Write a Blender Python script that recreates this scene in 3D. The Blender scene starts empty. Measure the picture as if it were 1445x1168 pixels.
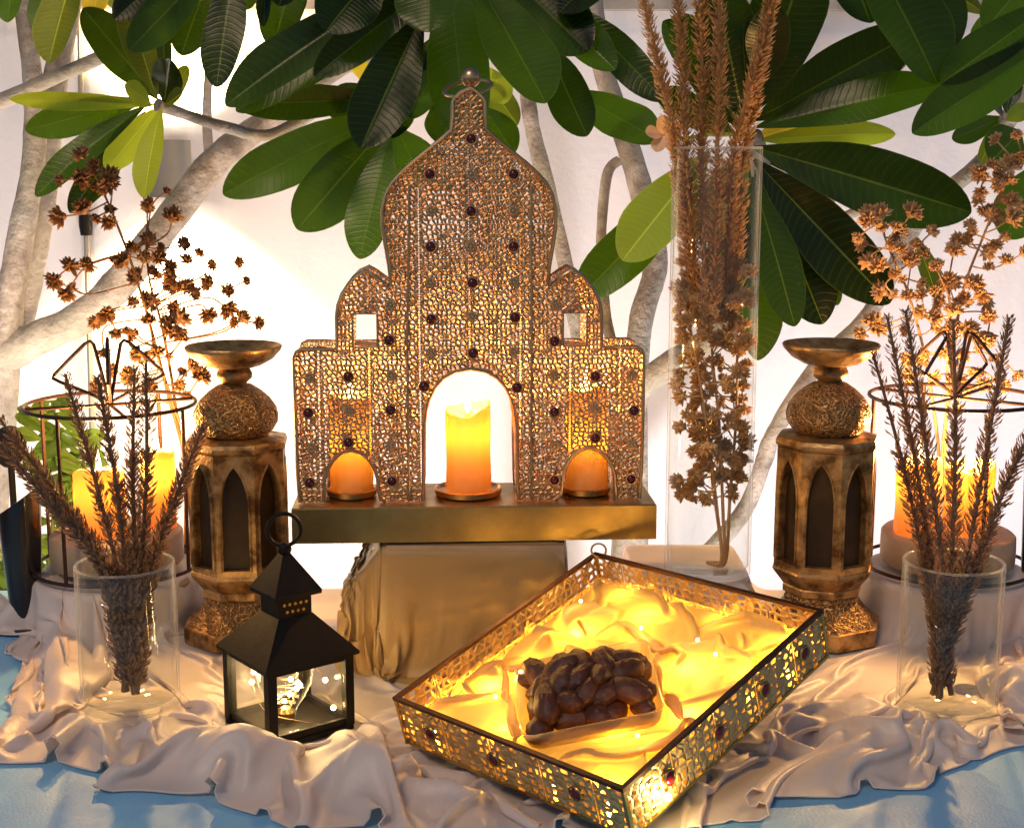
import bpy, math, random
import numpy as np
from mathutils import Vector, Matrix, noise
from mathutils.geometry import tessellate_polygon

R = math.radians
scene = bpy.context.scene
COL = scene.collection

# ------------------------------------------------------------------ camera
T = 0.75                       # height of the table top
CAMZ = T + 0.57
FPX = 2000.0                   # focal length in photograph pixels (1445 wide)
PITCH = R(10)
cd = bpy.data.cameras.new('camera'); cam = bpy.data.objects.new('camera', cd); COL.objects.link(cam)
cam.location = (0, 0, CAMZ); cam.rotation_euler = (R(90) - PITCH, 0, 0)
cd.sensor_width = 36; cd.sensor_fit = 'HORIZONTAL'; cd.lens = 36 * FPX / 1445
cd.clip_start = 0.02; cd.clip_end = 200
scene.camera = cam

# ------------------------------------------------------------------ dusk sky, weak soft sun, exposure
SUN_EL, SUN_ROT = R(48), R(208)
w = bpy.data.worlds.new('World'); scene.world = w; w.use_nodes = True
nt = w.node_tree; bg = nt.nodes['Background']
sky = nt.nodes.new('ShaderNodeTexSky'); sky.sky_type = 'NISHITA'; sky.sun_disc = False
sky.sun_elevation = SUN_EL; sky.sun_rotation = SUN_ROT; sky.dust_density = 0.6; sky.ozone_density = 3.0
nt.links.new(sky.outputs[0], bg.inputs[0]); bg.inputs[1].default_value = 0.036
sd = bpy.data.lights.new('sun', 'SUN'); sd.energy = 0.6; sd.angle = R(14); sd.color = (1.0, 0.70, 0.46)
sun = bpy.data.objects.new('sun', sd); COL.objects.link(sun)
sun.rotation_euler = (R(90) - SUN_EL, 0, R(180) - SUN_ROT); sun.location = (-2, -3, 4)
scene.view_settings.view_transform = 'Standard'; scene.view_settings.look = 'None'
scene.view_settings.gamma = 1; scene.view_settings.exposure = 0.7
scene.view_settings.use_curve_mapping = False
cy = scene.cycles
cy.use_denoising = True
try: cy.denoiser = 'OPENIMAGEDENOISE'
except Exception: pass
cy.max_bounces = 8; cy.diffuse_bounces = 3; cy.glossy_bounces = 3; cy.transmission_bounces = 4
cy.transparent_max_bounces = 20; cy.caustics_reflective = False; cy.caustics_refractive = False
cy.sample_clamp_indirect = 4.0; cy.use_light_tree = True

# ------------------------------------------------------------------ pixel <-> place
CF = Vector((0, math.cos(PITCH), -math.sin(PITCH))); CU = Vector((0, math.sin(PITCH), math.cos(PITCH)))
def ray(px, py):
    return CF + Vector((1, 0, 0)) * ((px - 722.5) / FPX) - CU * ((py - 584) / FPX)
def at(px, py, Y):
    r = ray(px, py); r = r * (Y / r.y); return Vector((r.x, r.y, r.z + CAMZ))
def onz(px, py, z):
    r = ray(px, py); r = r * ((z - CAMZ) / r.z); return Vector((r.x, r.y, z))
def scl(Y, z=T + .2):
    return (Y * math.cos(PITCH) + (CAMZ - z) * math.sin(PITCH)) / FPX

# ------------------------------------------------------------------ node helpers
class NT:
    def __init__(s, name):
        s.m = bpy.data.materials.new(name); s.m.use_nodes = True; s.t = s.m.node_tree; s.t.nodes.clear()
        s.out = s.t.nodes.new('ShaderNodeOutputMaterial')
    def n(s, typ, ins=None, **kw):
        o = s.t.nodes.new('ShaderNode' + typ)
        for k, v in kw.items(): setattr(o, k, v)
        for k, v in (ins or {}).items():
            i = o.inputs[k]
            if isinstance(v, bpy.types.NodeSocket): s.t.links.new(v, i)
            else: i.default_value = v
        return o
    def math(s, op, a, b=0.0, c=0.0, clamp=False):
        return s.n('Math', {0: a, 1: b, 2: c}, operation=op, use_clamp=clamp).outputs[0]
    def mix(s, f, a, b):
        o = s.n('Mix', data_type='RGBA')
        for k, v in ((0, f), (6, a), (7, b)):
            if isinstance(v, bpy.types.NodeSocket): s.t.links.new(v, o.inputs[k])
            else: o.inputs[k].default_value = v if k == 0 else tuple(v) + ((1,) if len(v) == 3 else ())
        return o.outputs[2]
    def noise(s, scale, detail=4, vec=None, rough=0.6):
        i = {'Scale': scale, 'Detail': detail, 'Roughness': rough}
        if vec is not None: i['Vector'] = vec
        return s.n('TexNoise', i).outputs['Fac']
    def ramp(s, f, a, b): return s.n('MapRange', {0: f, 1: a, 2: b}).outputs[0]
    def bump(s, h, strength=.3, dist=.002):
        return s.n('Bump', {'Height': h, 'Strength': strength, 'Distance': dist}).outputs[0]
    def obj(s): return s.n('TexCoord').outputs['Object']
    def uv(s): return s.n('TexCoord').outputs['UV']
    def rnd(s): return s.n('ObjectInfo').outputs['Random']
    def end(s, sh): s.t.links.new(sh, s.out.inputs[0]); return s.m
def c4(c): return tuple(c) + (1,)

def principled(name, col, rough=.5, metal=0, noise_scale=None, dark=.7, bump=0, bscale=200, **extra):
    k = NT(name); c = c4(col)
    ins = {'Roughness': rough, 'Metallic': metal}
    v = k.obj()
    if noise_scale:
        f = k.ramp(k.noise(noise_scale, 6, v), .3, .7)
        c = k.mix(f, tuple(x * dark for x in col), col)
        ins['Roughness'] = k.math('ADD', k.math('MULTIPLY', f, -.12), rough + .06)
    ins['Base Color'] = c
    if bump: ins['Normal'] = k.bump(k.noise(bscale, 5, v), bump)
    ins.update(extra)
    return k.end(k.n('BsdfPrincipled', ins).outputs[0])

M = {}
def build_materials():
    # plastered wall
    k = NT('white plaster'); v = k.obj()
    f = k.ramp(k.noise(1.7, 6, v), .35, .75)
    c = k.mix(f, (.80, .765, .755), (.70, .68, .685))
    st = k.n('TexNoise', {'Vector': k.n('Mapping', {0: v, 3: (9.0, 9.0, 1.1)}).outputs[0], 'Scale': 1.0, 'Detail': 6.0}).outputs['Fac']
    c = k.mix(k.math('MULTIPLY', k.ramp(st, .52, .75), .35), c, (.52, .50, .49))
    h = k.math('ADD', k.noise(90, 6, v), k.math('MULTIPLY', k.noise(14, 3, v), 1.5))
    M['plaster'] = k.end(k.n('BsdfPrincipled', {'Base Color': c, 'Roughness': .85, 'Normal': k.bump(h, .35, .004)}).outputs[0])
    M['coping'] = principled('coping stone', (.40, .35, .30), .8, 0, 12, .5, .5, 60)
    M['paving'] = principled('paving', (.26, .24, .22), .85, 0, 6, .6, .5, 50)
    # leaves
    def leaf(name, c1, c2, tr, rib, trw, gloss=.30):
        k = NT(name); uv = k.n('SeparateXYZ', {0: k.uv()}); u, v = uv.outputs[0], uv.outputs[1]
        au = k.math('ABSOLUTE', u); rn = k.rnd()
        f = k.math('ADD', k.math('MULTIPLY', rn, .7), k.math('MULTIPLY', k.noise(30, 4, k.obj()), .4))
        base = k.mix(f, c1, c2)
        spot = k.math('GREATER_THAN', k.noise(75, 2, k.obj()), .735)
        base = k.mix(k.math('MULTIPLY', spot, .8), base, (.06, .035, .012))
        rib_m = k.math('LESS_THAN', au, .032)
        ph = k.math('MULTIPLY', k.math('SUBTRACT', v, k.math('MULTIPLY', k.math('POWER', au, 1.6), .06)), 150.0)
        ph = k.math('ADD', ph, k.math('MULTIPLY', k.noise(26, 2, k.obj()), 7.0))
        vein = k.math('POWER', k.math('MULTIPLY', k.math('ADD', k.math('SINE', ph), 1.0), .5), 9.0)
        edge = k.math('GREATER_THAN', au, .968)
        vm = k.math('MAXIMUM', k.math('MULTIPLY', rib_m, .85), k.math('MAXIMUM', k.math('MULTIPLY', vein, .11), k.math('MULTIPLY', edge, .35)))
        col = k.mix(vm, base, rib)
        hgt = k.math('ADD', k.math('MULTIPLY', vein, -.6), k.math('MULTIPLY', rib_m, 1.0))
        nrm = k.bump(hgt, .28, .0008)
        tcol = k.mix(k.math('MULTIPLY', vm, .7), k.mix(rn, tuple(x * .22 for x in tr), tuple(x * 1.5 for x in tr)), tuple(min(1, x * 1.3) for x in tr))
        d = k.n('BsdfPrincipled', {'Base Color': col, 'Roughness': gloss, 'Normal': nrm, 'Specular IOR Level': .32}).outputs[0]
        t = k.n('BsdfTranslucent', {'Color': tcol, 'Normal': nrm}).outputs[0]
        return k.end(k.n('MixShader', {0: trw, 1: d, 2: t}).outputs[0])
    M['leaf'] = leaf('plumeria leaf', (.0016, .0045, .0006), (.011, .026, .003), (.066, .145, .004), (.10, .13, .02), .38, .27)
    M['leaf_pale'] = leaf('pale lit plumeria leaf', (.03, .065, .006), (.06, .10, .010), (.42, .52, .03), (.28, .30, .08), .55, .4)  # lit copy of the leaf: lamp light put into a paler colour
    M['leaf_lamplit'] = leaf('lamplit yellow plumeria leaf', (.52, .40, .02), (.58, .46, .03), (.85, .62, .03), (.6, .5, .1), .5)  # yellow glow of the lamps behind is put into the leaf colour
    M['small_leaf'] = leaf('small plant leaf', (.08, .17, .02), (.13, .24, .04), (.30, .42, .05), (.3, .38, .1), .45)
    M['hedge_leaf'] = leaf('hedge leaf', (.01, .03, .008), (.03, .05, .012), (.04, .08, .01), (.05, .08, .02), .3)
    k = NT('plumeria bark'); v = k.obj()
    f = k.ramp(k.noise(22, 8, v), .35, .68); g = k.ramp(k.noise(7, 4, v), .45, .7)
    c = k.mix(g, k.mix(f, (.19, .155, .12), (.52, .45, .375)), (.38, .36, .26))
    M['bark'] = k.end(k.n('BsdfPrincipled', {'Base Color': c, 'Roughness': .8, 'Normal': k.bump(k.math('ADD', k.noise(85, 6, v), k.math('MULTIPLY', k.noise(24, 4, v), 1.6)), .9, .006)}).outputs[0])
    M['petal'] = principled('plumeria petal', (.85, .55, .32), .5, 0, 40, .8)
    # table
    k = NT('blue table'); v = k.obj()
    f = k.noise(5, 5, v)
    c = k.mix(k.ramp(f, .3, .7), (.17, .47, .78), (.24, .56, .84))
    M['table'] = k.end(k.n('BsdfPrincipled', {'Base Color': c, 'Roughness': k.ramp(k.noise(14, 6, v), -.3, 1.4), 'Normal': k.bump(k.noise(300, 4, v), .3, .0015)}).outputs[0])
    M['table_leg'] = principled('table frame', (.06, .07, .09), .4, .6, 20)
    # satin
    def satin(name, col, rough=.42, weave=900):
        k = NT(name); v = k.obj()
        f = k.ramp(k.noise(9, 5, v), .3, .7)
        c = k.mix(f, tuple(x * .86 for x in col), col)
        h = k.math('ADD', k.math('MULTIPLY', k.noise(weave, 2, v), .12), k.math('ADD', k.math('MULTIPLY', k.noise(26, 3, v), .5), k.math('MULTIPLY', k.noise(120, 4, v), .16)))
        nn = k.n('TexNoise', {'Vector': v, 'Scale': 15.0, 'Detail': 3.0, 'Distortion': 1.6}).outputs['Fac']
        cr = k.math('POWER', k.math('SUBTRACT', 1.0, k.math('ABSOLUTE', k.math('SUBTRACT', k.math('MULTIPLY', nn, 2.0), 1.0))), 7.0)
        h = k.math('ADD', h, k.math('MULTIPLY', cr, .14))
        n = k.bump(h, .30, .005)
        p = k.n('BsdfPrincipled', {'Base Color': c, 'Roughness': rough, 'Sheen Weight': .25, 'Sheen Roughness': .35, 'Sheen Tint': (1, .92, .84, 1), 'Specular IOR Level': .55, 'Normal': n}).outputs[0]
        t = k.n('BsdfTranslucent', {'Color': c}).outputs[0]
        return k.end(k.n('MixShader', {0: .22, 1: p, 2: t}).outputs[0])
    M['satin'] = satin('satin', (.86, .73, .655), .42)
    M['gold_cloth'] = satin('gold beige cloth', (.52, .32, .115), .42)
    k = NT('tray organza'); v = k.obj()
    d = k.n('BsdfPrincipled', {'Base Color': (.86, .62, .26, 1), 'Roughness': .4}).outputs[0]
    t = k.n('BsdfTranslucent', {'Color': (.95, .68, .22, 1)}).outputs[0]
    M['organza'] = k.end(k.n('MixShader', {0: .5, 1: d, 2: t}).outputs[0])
    # metals
    M['brass'] = principled('brass sheet', (.52, .35, .12), .34, 1, 18, .55, .10, 120)
    M['brass_trim'] = principled('copper gold trim', (.80, .52, .27), .34, 1, 40, .6)
    k = NT('antique gold'); v = k.obj()
    f = k.ramp(k.noise(45, 8, v), .38, .62)
    c = k.mix(f, (.14, .07, .022), (.62, .38, .15))
    h = k.math('ADD', k.noise(140, 6, v), k.math('MULTIPLY', k.noise(34, 3, v), 2.0))
    M['antique'] = k.end(k.n('BsdfPrincipled', {'Base Color': c, 'Metallic': .8, 'Roughness': k.math('ADD', k.math('MULTIPLY', f, -.18), .55), 'Normal': k.bump(h, .28, .003)}).outputs[0])
    k = NT('embossed antique gold'); v = k.obj()
    vo = k.n('TexVoronoi', {'Vector': v, 'Scale': 210.0}, feature='SMOOTH_F1').outputs[0]
    ring = k.math('SINE', k.math('MULTIPLY', vo, 16.0))
    f = k.ramp(k.math('ADD', k.math('MULTIPLY', ring, .35), k.noise(60, 6, v)), .3, .9)
    c = k.mix(f, (.22, .12, .042), (.50, .30, .12))
    M['embossed'] = k.end(k.n('BsdfPrincipled', {'Base Color': c, 'Metallic': .75, 'Roughness': .45, 'Normal': k.bump(ring, .55, .003)}).outputs[0])
    M['niche'] = principled('dark niche back', (.05, .026, .008), .5, .4, 30, .5, .2, 80)  # niche back darker than the panels around it
    M['wire'] = principled('bronze wire', (.07, .032, .022), .45, .7, 60)
    M['black'] = principled('black metal', (.008, .0065, .005), .55, 0, 40, .6, .1, 150, **{'Specular IOR Level': .2})
    M['black_gloss'] = principled('black glazed ceramic', (.014, .013, .015), .16, 0, 12, .7)
    M['wood'] = principled('pale turned wood', (.46, .31, .19), .6, 0, 25, .75, .25, 90)
    M['lamp_body'] = principled('grey lamp body', (.30, .29, .25), .45, .3, 20, .9)
    M['gem'] = principled('dark red glass gem', (.085, .004, .010), .10, 0)
    # perforated sheet metals
    def perf(name, col, p, q, scale, thr, chain, metal=1.0, rough=.42, solid=.13):
        k = NT(name); uv = k.n('SeparateXYZ', {0: k.uv()}); u, v = uv.outputs[0], uv.outputs[1]
        a = k.math('PINGPONG', u, p); b = k.math('PINGPONG', v, q)
        vec = k.n('CombineXYZ', {0: a, 1: b, 2: 0.37}).outputs[0]
        vo = k.n('TexVoronoi', {'Vector': vec, 'Scale': scale, 'Randomness': .85}, feature='DISTANCE_TO_EDGE', voronoi_dimensions='2D').outputs[0]
        hole = k.math('GREATER_THAN', vo, thr)
        big = k.n('TexVoronoi', {'Vector': vec, 'Scale': scale * .34}, feature='F1', voronoi_dimensions='2D').outputs[0]
        hole = k.math('MULTIPLY', hole, k.math('GREATER_THAN', big, solid))
        # plain bands with a chain of dots between the columns
        band = k.math('LESS_THAN', a, chain)
        dot = k.math('ADD', k.math('POWER', k.math('SUBTRACT', a, 0.0), 2.0),
                     k.math('POWER', k.math('SUBTRACT', k.math('PINGPONG', v, chain), chain * .5), 2.0))
        dots = k.math('LESS_THAN', dot, (chain * .42) ** 2)
        hole = k.math('ADD', k.math('MULTIPLY', hole, k.math('SUBTRACT', 1.0, band)), k.math('MULTIPLY', dots, band), clamp=True)
        h = k.math('ADD', k.math('MINIMUM', vo, thr), k.math('MULTIPLY', k.noise(500, 3, k.obj()), .05))
        c = k.mix(k.ramp(k.noise(70, 5, k.obj()), .3, .7), tuple(x * .5 for x in col), col)
        pr = k.n('BsdfPrincipled', {'Base Color': c, 'Metallic': metal, 'Roughness': rough, 'Normal': k.bump(h, .9, .004)}).outputs[0]
        tr = k.n('BsdfTransparent').outputs[0]
        return k.end(k.n('MixShader', {0: hole, 1: pr, 2: tr}).outputs[0])
    M['castle'] = perf('pierced copper sheet', (.90, .555, .275), .0275, .0460, 195.0, .235, .0030)
    M['tray'] = perf('pierced bronze sheet', (.80, .54, .24), .0310, .0262, 118.0, .25, .0022, .6, .45, .31)
    # wax, glass, plants
    k = NT('candle wax')
    d = k.n('BsdfPrincipled', {'Base Color': (.80, .50, .20, 1), 'Roughness': .5}).outputs[0]
    t = k.n('BsdfTranslucent', {'Color': (.95, .40, .05, 1)}).outputs[0]
    M['wax'] = k.end(k.n('MixShader', {0: .55, 1: d, 2: t}).outputs[0])
    def glass(name, tint, rough=.02, milk=0.0):
        k = NT(name)
        lw = k.n('LayerWeight', {'Blend': .5}).outputs['Facing']
        fr = k.math('ADD', k.math('MULTIPLY', k.math('POWER', lw, 4.0), .42), .03)
        g = k.n('BsdfGlossy', {'Roughness': rough}).outputs[0]
        t = k.n('BsdfTransparent', {'Color': c4(tint)}).outputs[0]
        a_ = k.n('MixShader', {0: fr, 1: t, 2: g}).outputs[0]
        tl = k.n('BsdfTranslucent', {'Color': (.95, .95, .93, 1)}).outputs[0]
        return k.end(k.n('MixShader', {0: k.math('ADD', k.math('MULTIPLY', k.math('POWER', lw, 7.0), .55), milk), 1: a_, 2: tl}).outputs[0])  # white mixed in at grazing angles stands in for bright edge highlights
    M['glass'] = glass('clear glass', (.965, .975, .965))
    M['glass_rim'] = glass('whitened glass rim', (.95, .97, .95), .05, .30)  # rim whitened to imitate a highlight along the edge
    k = NT('clear amber acrylic')
    lw = k.n('LayerWeight', {'Blend': .5}).outputs['Facing']
    g = k.n('BsdfGlossy', {'Roughness': .08}).outputs[0]; t = k.n('BsdfTransparent', {'Color': (.99, .93, .76, 1)}).outputs[0]
    tl = k.n('BsdfTranslucent', {'Color': (.97, .90, .66, 1)}).outputs[0]
    a_ = k.n('MixShader', {0: k.math('ADD', k.math('MULTIPLY', k.math('POWER', lw, 3.0), .5), .05), 1: t, 2: g}).outputs[0]
    M['acrylic'] = k.end(k.n('MixShader', {0: .45, 1: a_, 2: tl}).outputs[0])
    def dried(name, a, b):
        k = NT(name)
        f = k.math('ADD', k.math('MULTIPLY', k.noise(130, 4, k.obj()), .8), k.math('MULTIPLY', k.rnd(), .3))
        c = k.mix(f, a, b)
        d = k.n('BsdfPrincipled', {'Base Color': c, 'Roughness': .65}).outputs[0]
        t = k.n('BsdfTranslucent', {'Color': c}).outputs[0]
        return k.end(k.n('MixShader', {0: .38, 1: d, 2: t}).outputs[0])
    M['dark_stalk'] = dried('dark dried stalk', (.16, .09, .055), (.42, .26, .16))
    M['gold_stalk'] = dried('golden brown dried stalk', (.40, .20, .065), (.80, .48, .19))
    M['burr'] = dried('brown dried burr', (.16, .07, .025), (.42, .21, .08))
    M['burr_pale'] = dried('tan dried burr', (.40, .22, .09), (.80, .52, .28))
    M['burr_lit'] = dried('lit dried burr', (.58, .34, .13), (.95, .68, .36))  # burrs in the tall vase: golden tray glow put into a brighter colour
    M['date'] = principled('dark brown date', (.13, .036, .011), .5, 0, 60, .35, .9, 120, **{'Subsurface Weight': .5, 'Subsurface Radius': (.012, .004, .001), 'Subsurface Scale': .6})
    def emit(name, col, s):
        k = NT(name); return k.end(k.n('Emission', {'Color': c4(col), 'Strength': s}).outputs[0])
    M['led'] = emit('warm led', (1, .62, .22), 40)
    M['flame'] = emit('led flame', (1, .66, .22), 14)
    M['lamp_glow'] = emit('lamp lens', (1, .86, .62), 18)
    M['flood_glow'] = emit('flood lens', (1, .90, .80), 8)
build_materials()

# ------------------------------------------------------------------ mesh helpers
class MB:
    def __init__(s): s.v = []; s.f = []; s.uv = []
    def add(s, vs, fs, uvs=None):
        o = len(s.v); s.v += [tuple(p) for p in vs]; s.f += [tuple(i + o for i in f) for f in fs]
        s.uv += list(uvs) if uvs is not None else [(0, 0)] * len(vs)
        return s
    def box(s, c, size, rz=0, mat=None):
        hx, hy, hz = (x / 2 for x in size)
        P = [Vector((x, y, z)) for z in (-hz, hz) for x, y in ((-hx, -hy), (hx, -hy), (hx, hy), (-hx, hy))]
        m = mat or Matrix.Rotation(rz, 3, 'Z')
        P = [m @ p + Vector(c) for p in P]
        return s.add(P, [(3, 2, 1, 0), (4, 5, 6, 7), (0, 1, 5, 4), (1, 2, 6, 5), (2, 3, 7, 6), (3, 0, 4, 7)])
    def tube(s, pts, rad, n=8, caps=True):
        pts = [Vector(p) for p in pts]; m = len(pts)
        if not isinstance(rad, (list, tuple)): rad = [rad] * m
        up = None; vs = []
        for i, p in enumerate(pts):
            d = (pts[min(i + 1, m - 1)] - pts[max(i - 1, 0)]).normalized()
            if up is None: up = Vector((0, 0, 1)) if abs(d.z) < .9 else Vector((1, 0, 0))
            a = d.cross(up)
            if a.length < 1e-4: a = d.cross(Vector((.3, .8, .5)))
            a.normalize(); b = a.cross(d).normalized(); up = b
            for k in range(n):
                t = 2 * math.pi * k / n
                vs.append(p + (a * math.cos(t) + b * math.sin(t)) * rad[i])
        fs = [(i * n + k, i * n + (k + 1) % n, (i + 1) * n + (k + 1) % n, (i + 1) * n + k) for i in range(m - 1) for k in range(n)]
        if caps: fs += [tuple(range(n - 1, -1, -1)), tuple((m - 1) * n + k for k in range(n))]
        return s.add(vs, fs)
    def ring(s, c, r, tr, n=40, k=8, mat=None):
        m = mat or Matrix.Identity(3); vs = []
        for i in range(n):
            t = 2 * math.pi * i / n
            for j in range(k):
                q = 2 * math.pi * j / k; rr = r + tr * math.cos(q)
                vs.append(m @ Vector((rr * math.cos(t), rr * math.sin(t), tr * math.sin(q))) + Vector(c))
        return s.add(vs, [(i * k + j, ((i + 1) % n) * k + j, ((i + 1) % n) * k + (j + 1) % k, i * k + (j + 1) % k) for i in range(n) for j in range(k)])
    def lathe(s, c, prof, n=32, phase=0, cap=True, fn=None):
        vs = []; c = Vector(c)
        for (r, z) in prof:
            for i in range(n):
                t = 2 * math.pi * i / n + phase
                p = Vector((r * math.cos(t), r * math.sin(t), z))
                if fn: p = fn(p, t)
                vs.append(c + p)
        m = len(prof)
        fs = [(j * n + i, j * n + (i + 1) % n, (j + 1) * n + (i + 1) % n, (j + 1) * n + i) for j in range(m - 1) for i in range(n)]
        if cap:
            fs += [tuple(range(n - 1, -1, -1)), tuple((m - 1) * n + i for i in range(n))]
        return s.add(vs, fs)
    def ball(s, c, r, n=12, m=8, sc=(1, 1, 1), mat=None):
        vs = []; c = Vector(c); mt = mat or Matrix.Identity(3)
        for j in range(m + 1):
            a = math.pi * j / m
            for i in range(n):
                t = 2 * math.pi * i / n
                vs.append(c + mt @ Vector((r * sc[0] * math.sin(a) * math.cos(t), r * sc[1] * math.sin(a) * math.sin(t), r * sc[2] * math.cos(a))))
        return s.add(vs, [(j * n + i, (j + 1) * n + i, (j + 1) * n + (i + 1) % n, j * n + (i + 1) % n) for j in range(m) for i in range(n)])
    def data(s, name, mat, origin=(0, 0, 0), smooth=True, angle=40):
        me = bpy.data.meshes.new(name); o = Vector(origin)
        me.from_pydata([Vector(p) - o for p in s.v], [], s.f)
        ul = me.uv_layers.new(name='UVMap')
        idx = np.empty(len(me.loops), np.int32); me.loops.foreach_get('vertex_index', idx)
        uv = np.array(s.uv, np.float32)[idx]; ul.data.foreach_set('uv', uv.ravel())
        if mat: me.materials.append(M[mat])
        if smooth:
            me.polygons.foreach_set('use_smooth', [True] * len(me.polygons))
            try: me.set_sharp_from_angle(angle=R(angle))
            except Exception: pass
        me.validate(); me.update()
        return me
    def build(s, name, mat, parent=None, origin=None, smooth=True, angle=40):
        """one mesh object; verts are given in world space, children are stored relative to the root's base"""
        if origin is None: origin = parent['_o'] if parent is not None else (0, 0, 0)
        ro = Vector(parent['_o']) if parent is not None else Vector((0, 0, 0))
        o = bpy.data.objects.new(name, s.data(name, mat, origin, smooth, angle)); COL.objects.link(o)
        o.location = Vector(origin) - ro
        if parent is not None: o.parent = parent
        o['_o'] = tuple(origin)
        return o

def tag(o, label, cat, group=None, kind=None):
    if label: o['label'] = label
    if cat: o['category'] = cat
    if group: o['group'] = group
    if kind: o['kind'] = kind
    return o
def thing(name, loc, label, cat, group=None):
    o = bpy.data.objects.new(name, None); COL.objects.link(o); o.location = loc; o.empty_display_size = .02
    o['_o'] = tuple(loc)
    return tag(o, label, cat, group)
def inst(name, me, parent, world, rot=None, scale=None):
    o = bpy.data.objects.new(name, me); COL.objects.link(o); o.parent = parent
    o.location = Vector(world) - Vector(parent['_o'])
    if rot is not None: o.rotation_mode = 'QUATERNION'; o.rotation_quaternion = rot
    if scale is not None: o.scale = (scale,) * 3 if not hasattr(scale, '__len__') else scale
    return o
def lamp(name, parent, world, power, col, radius=.004, kind='POINT', target=None, spot=None, blend=1):
    d = bpy.data.lights.new(name, kind); d.energy = power; d.color = col; d.shadow_soft_size = radius
    if kind == 'SPOT': d.spot_size = spot; d.spot_blend = blend
    o = bpy.data.objects.new(name, d); COL.objects.link(o); o.parent = parent
    o.location = Vector(world) - Vector(parent['_o'])
    if target is not None:
        o.rotation_euler = (Vector(target) - Vector(world)).to_track_quat('-Z', 'Y').to_euler()
    return o
def lerp(a, b, t): return a + (b - a) * t
def smooth_path(pts, n):
    P = [Vector(p) for p in pts]; out = []
    for i in range(len(P) - 1):
        p0, p1, p2, p3 = P[max(i - 1, 0)], P[i], P[i + 1], P[min(i + 2, len(P) - 1)]
        for k in range(n):
            t = k / n
            out.append(.5 * ((2 * p1) + (p2 - p0) * t + (2 * p0 - 5 * p1 + 4 * p2 - p3) * t * t + (3 * p1 - p0 - 3 * p2 + p3) * t ** 3))
    out.append(P[-1]); return out

# ================================================================== THE SETTING
WALL_Y = 2.75
def build_setting():
    m = MB(); n = 8
    m.add([(-30, -30, 0), (30, -30, 0), (30, 60, 0), (-30, 60, 0)], [(0, 1, 2, 3)])
    tag(m.build('ground', 'paving', smooth=False), None, None, kind='structure')
    top = at(722, 16, WALL_Y).z
    wall = thing('garden_wall', (0, WALL_Y, 0), 'white plastered garden wall behind the leafy tree', 'wall')
    MB().box((0, WALL_Y + .1, top / 2), (9, .2, top)).build('plaster_face', 'plaster', wall, smooth=False)
    b = MB().box((0, WALL_Y + .1, top + .02), (9, .27, .04)); b.build('coping', 'coping', wall, smooth=False)
    # pale conduit running down the wall by the lamp
    c = thing('wall_conduit', at(128, 560, WALL_Y), 'thin pale conduit with a dark joint running down the white wall', 'pipe')
    m = MB(); m.tube([at(112 + (18 if i > 3 else 10) * i / 7, -20 + 90 * i, WALL_Y - .012) for i in range(9)], .006, 8); m.build('pipe', 'lamp_body', c)
    m = MB(); a, b2 = at(120, 303, WALL_Y - .014), at(122, 332, WALL_Y - .014); m.tube([a, a.lerp(b2, .5), b2], [.012, .013, .011], 10); m.build('joint', 'black', c)
    # table
    t = thing('table', (0, 1.2, 0), 'table with a smooth blue top carrying the whole display', 'table')
    m = MB(); X0, X1, Y0, Y1 = -.95, .95, .62, 1.86; rr = .006
    prof = []
    for (cx, cy, a0) in ((X1 - .03, Y1 - .03, 0), (X0 + .03, Y1 - .03, 90), (X0 + .03, Y0 + .03, 180), (X1 - .03, Y0 + .03, 270)):
        for k in range(6):
            a = R(a0 + 18 * k); prof.append((cx + .03 * math.cos(a), cy + .03 * math.sin(a)))
    N = len(prof); vs = []
    for z, ins in ((T - .032, 0), (T - rr, 0), (T - rr * .3, rr * .3), (T, rr)):
        for x, y in prof:
            vs.append((x - math.copysign(ins, x), y - (ins if y > 1.2 else -ins), z))
    fs = [(j * N + i, j * N + (i + 1) % N, (j + 1) * N + (i + 1) % N, (j + 1) * N + i) for j in range(3) for i in range(N)] + [tuple(range(N - 1, -1, -1)), tuple(3 * N + i for i in range(N))]
    m.add(vs, fs); m.build('table_top', 'table', t, angle=25)
    for x in (-.86, .86):
        for y in (.71, 1.77):
            MB().tube([(x, y, 0), (x, y, .4), (x, y, T - .032)], [.018, .022, .026], 12).build('leg', 'table_leg', t)
    MB().box((0, 1.77, T - .07), (1.68, .022, .07)).build('apron', 'table_leg', t)
build_setting()

def wall_lamp(px, py, label, power):
    c = at(px, py, WALL_Y - .085); r = .042; h = .052
    t = thing('wall_lamp', (c.x, WALL_Y, c.z), label, 'wall lamp')
    m = MB(); m.lathe(c, [(r - .005, -h + .012), (r, -h), (r + .001, -h), (r + .001, h), (r - .005, h), (r - .005, h - .012)], 36, cap=False); m.build('shade', 'lamp_body', t, angle=30)
    MB().box((c.x, WALL_Y - .025, c.z), (.05, .05, .06)).build('bracket', 'lamp_body', t)
    for s in (1, -1):
        MB().lathe(c + Vector((0, 0, s * (h - .014))), [(.001, 0), (r - .006, 0), (r - .006, s * .003), (.001, s * .003)], 24, cap=False).build('lens', 'lamp_glow', t)
        p = c + Vector((0, 0, s * (h + .004)))
        lamp('lamp_light', t, p, power, (1, .66, .28), .018, 'SPOT', p + Vector((0, .10, s * .4)), R(110), .5)
    return t
wall_lamp(237, 238, 'grey cylinder wall lamp shining up and down beside the left branch', 42)

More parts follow.
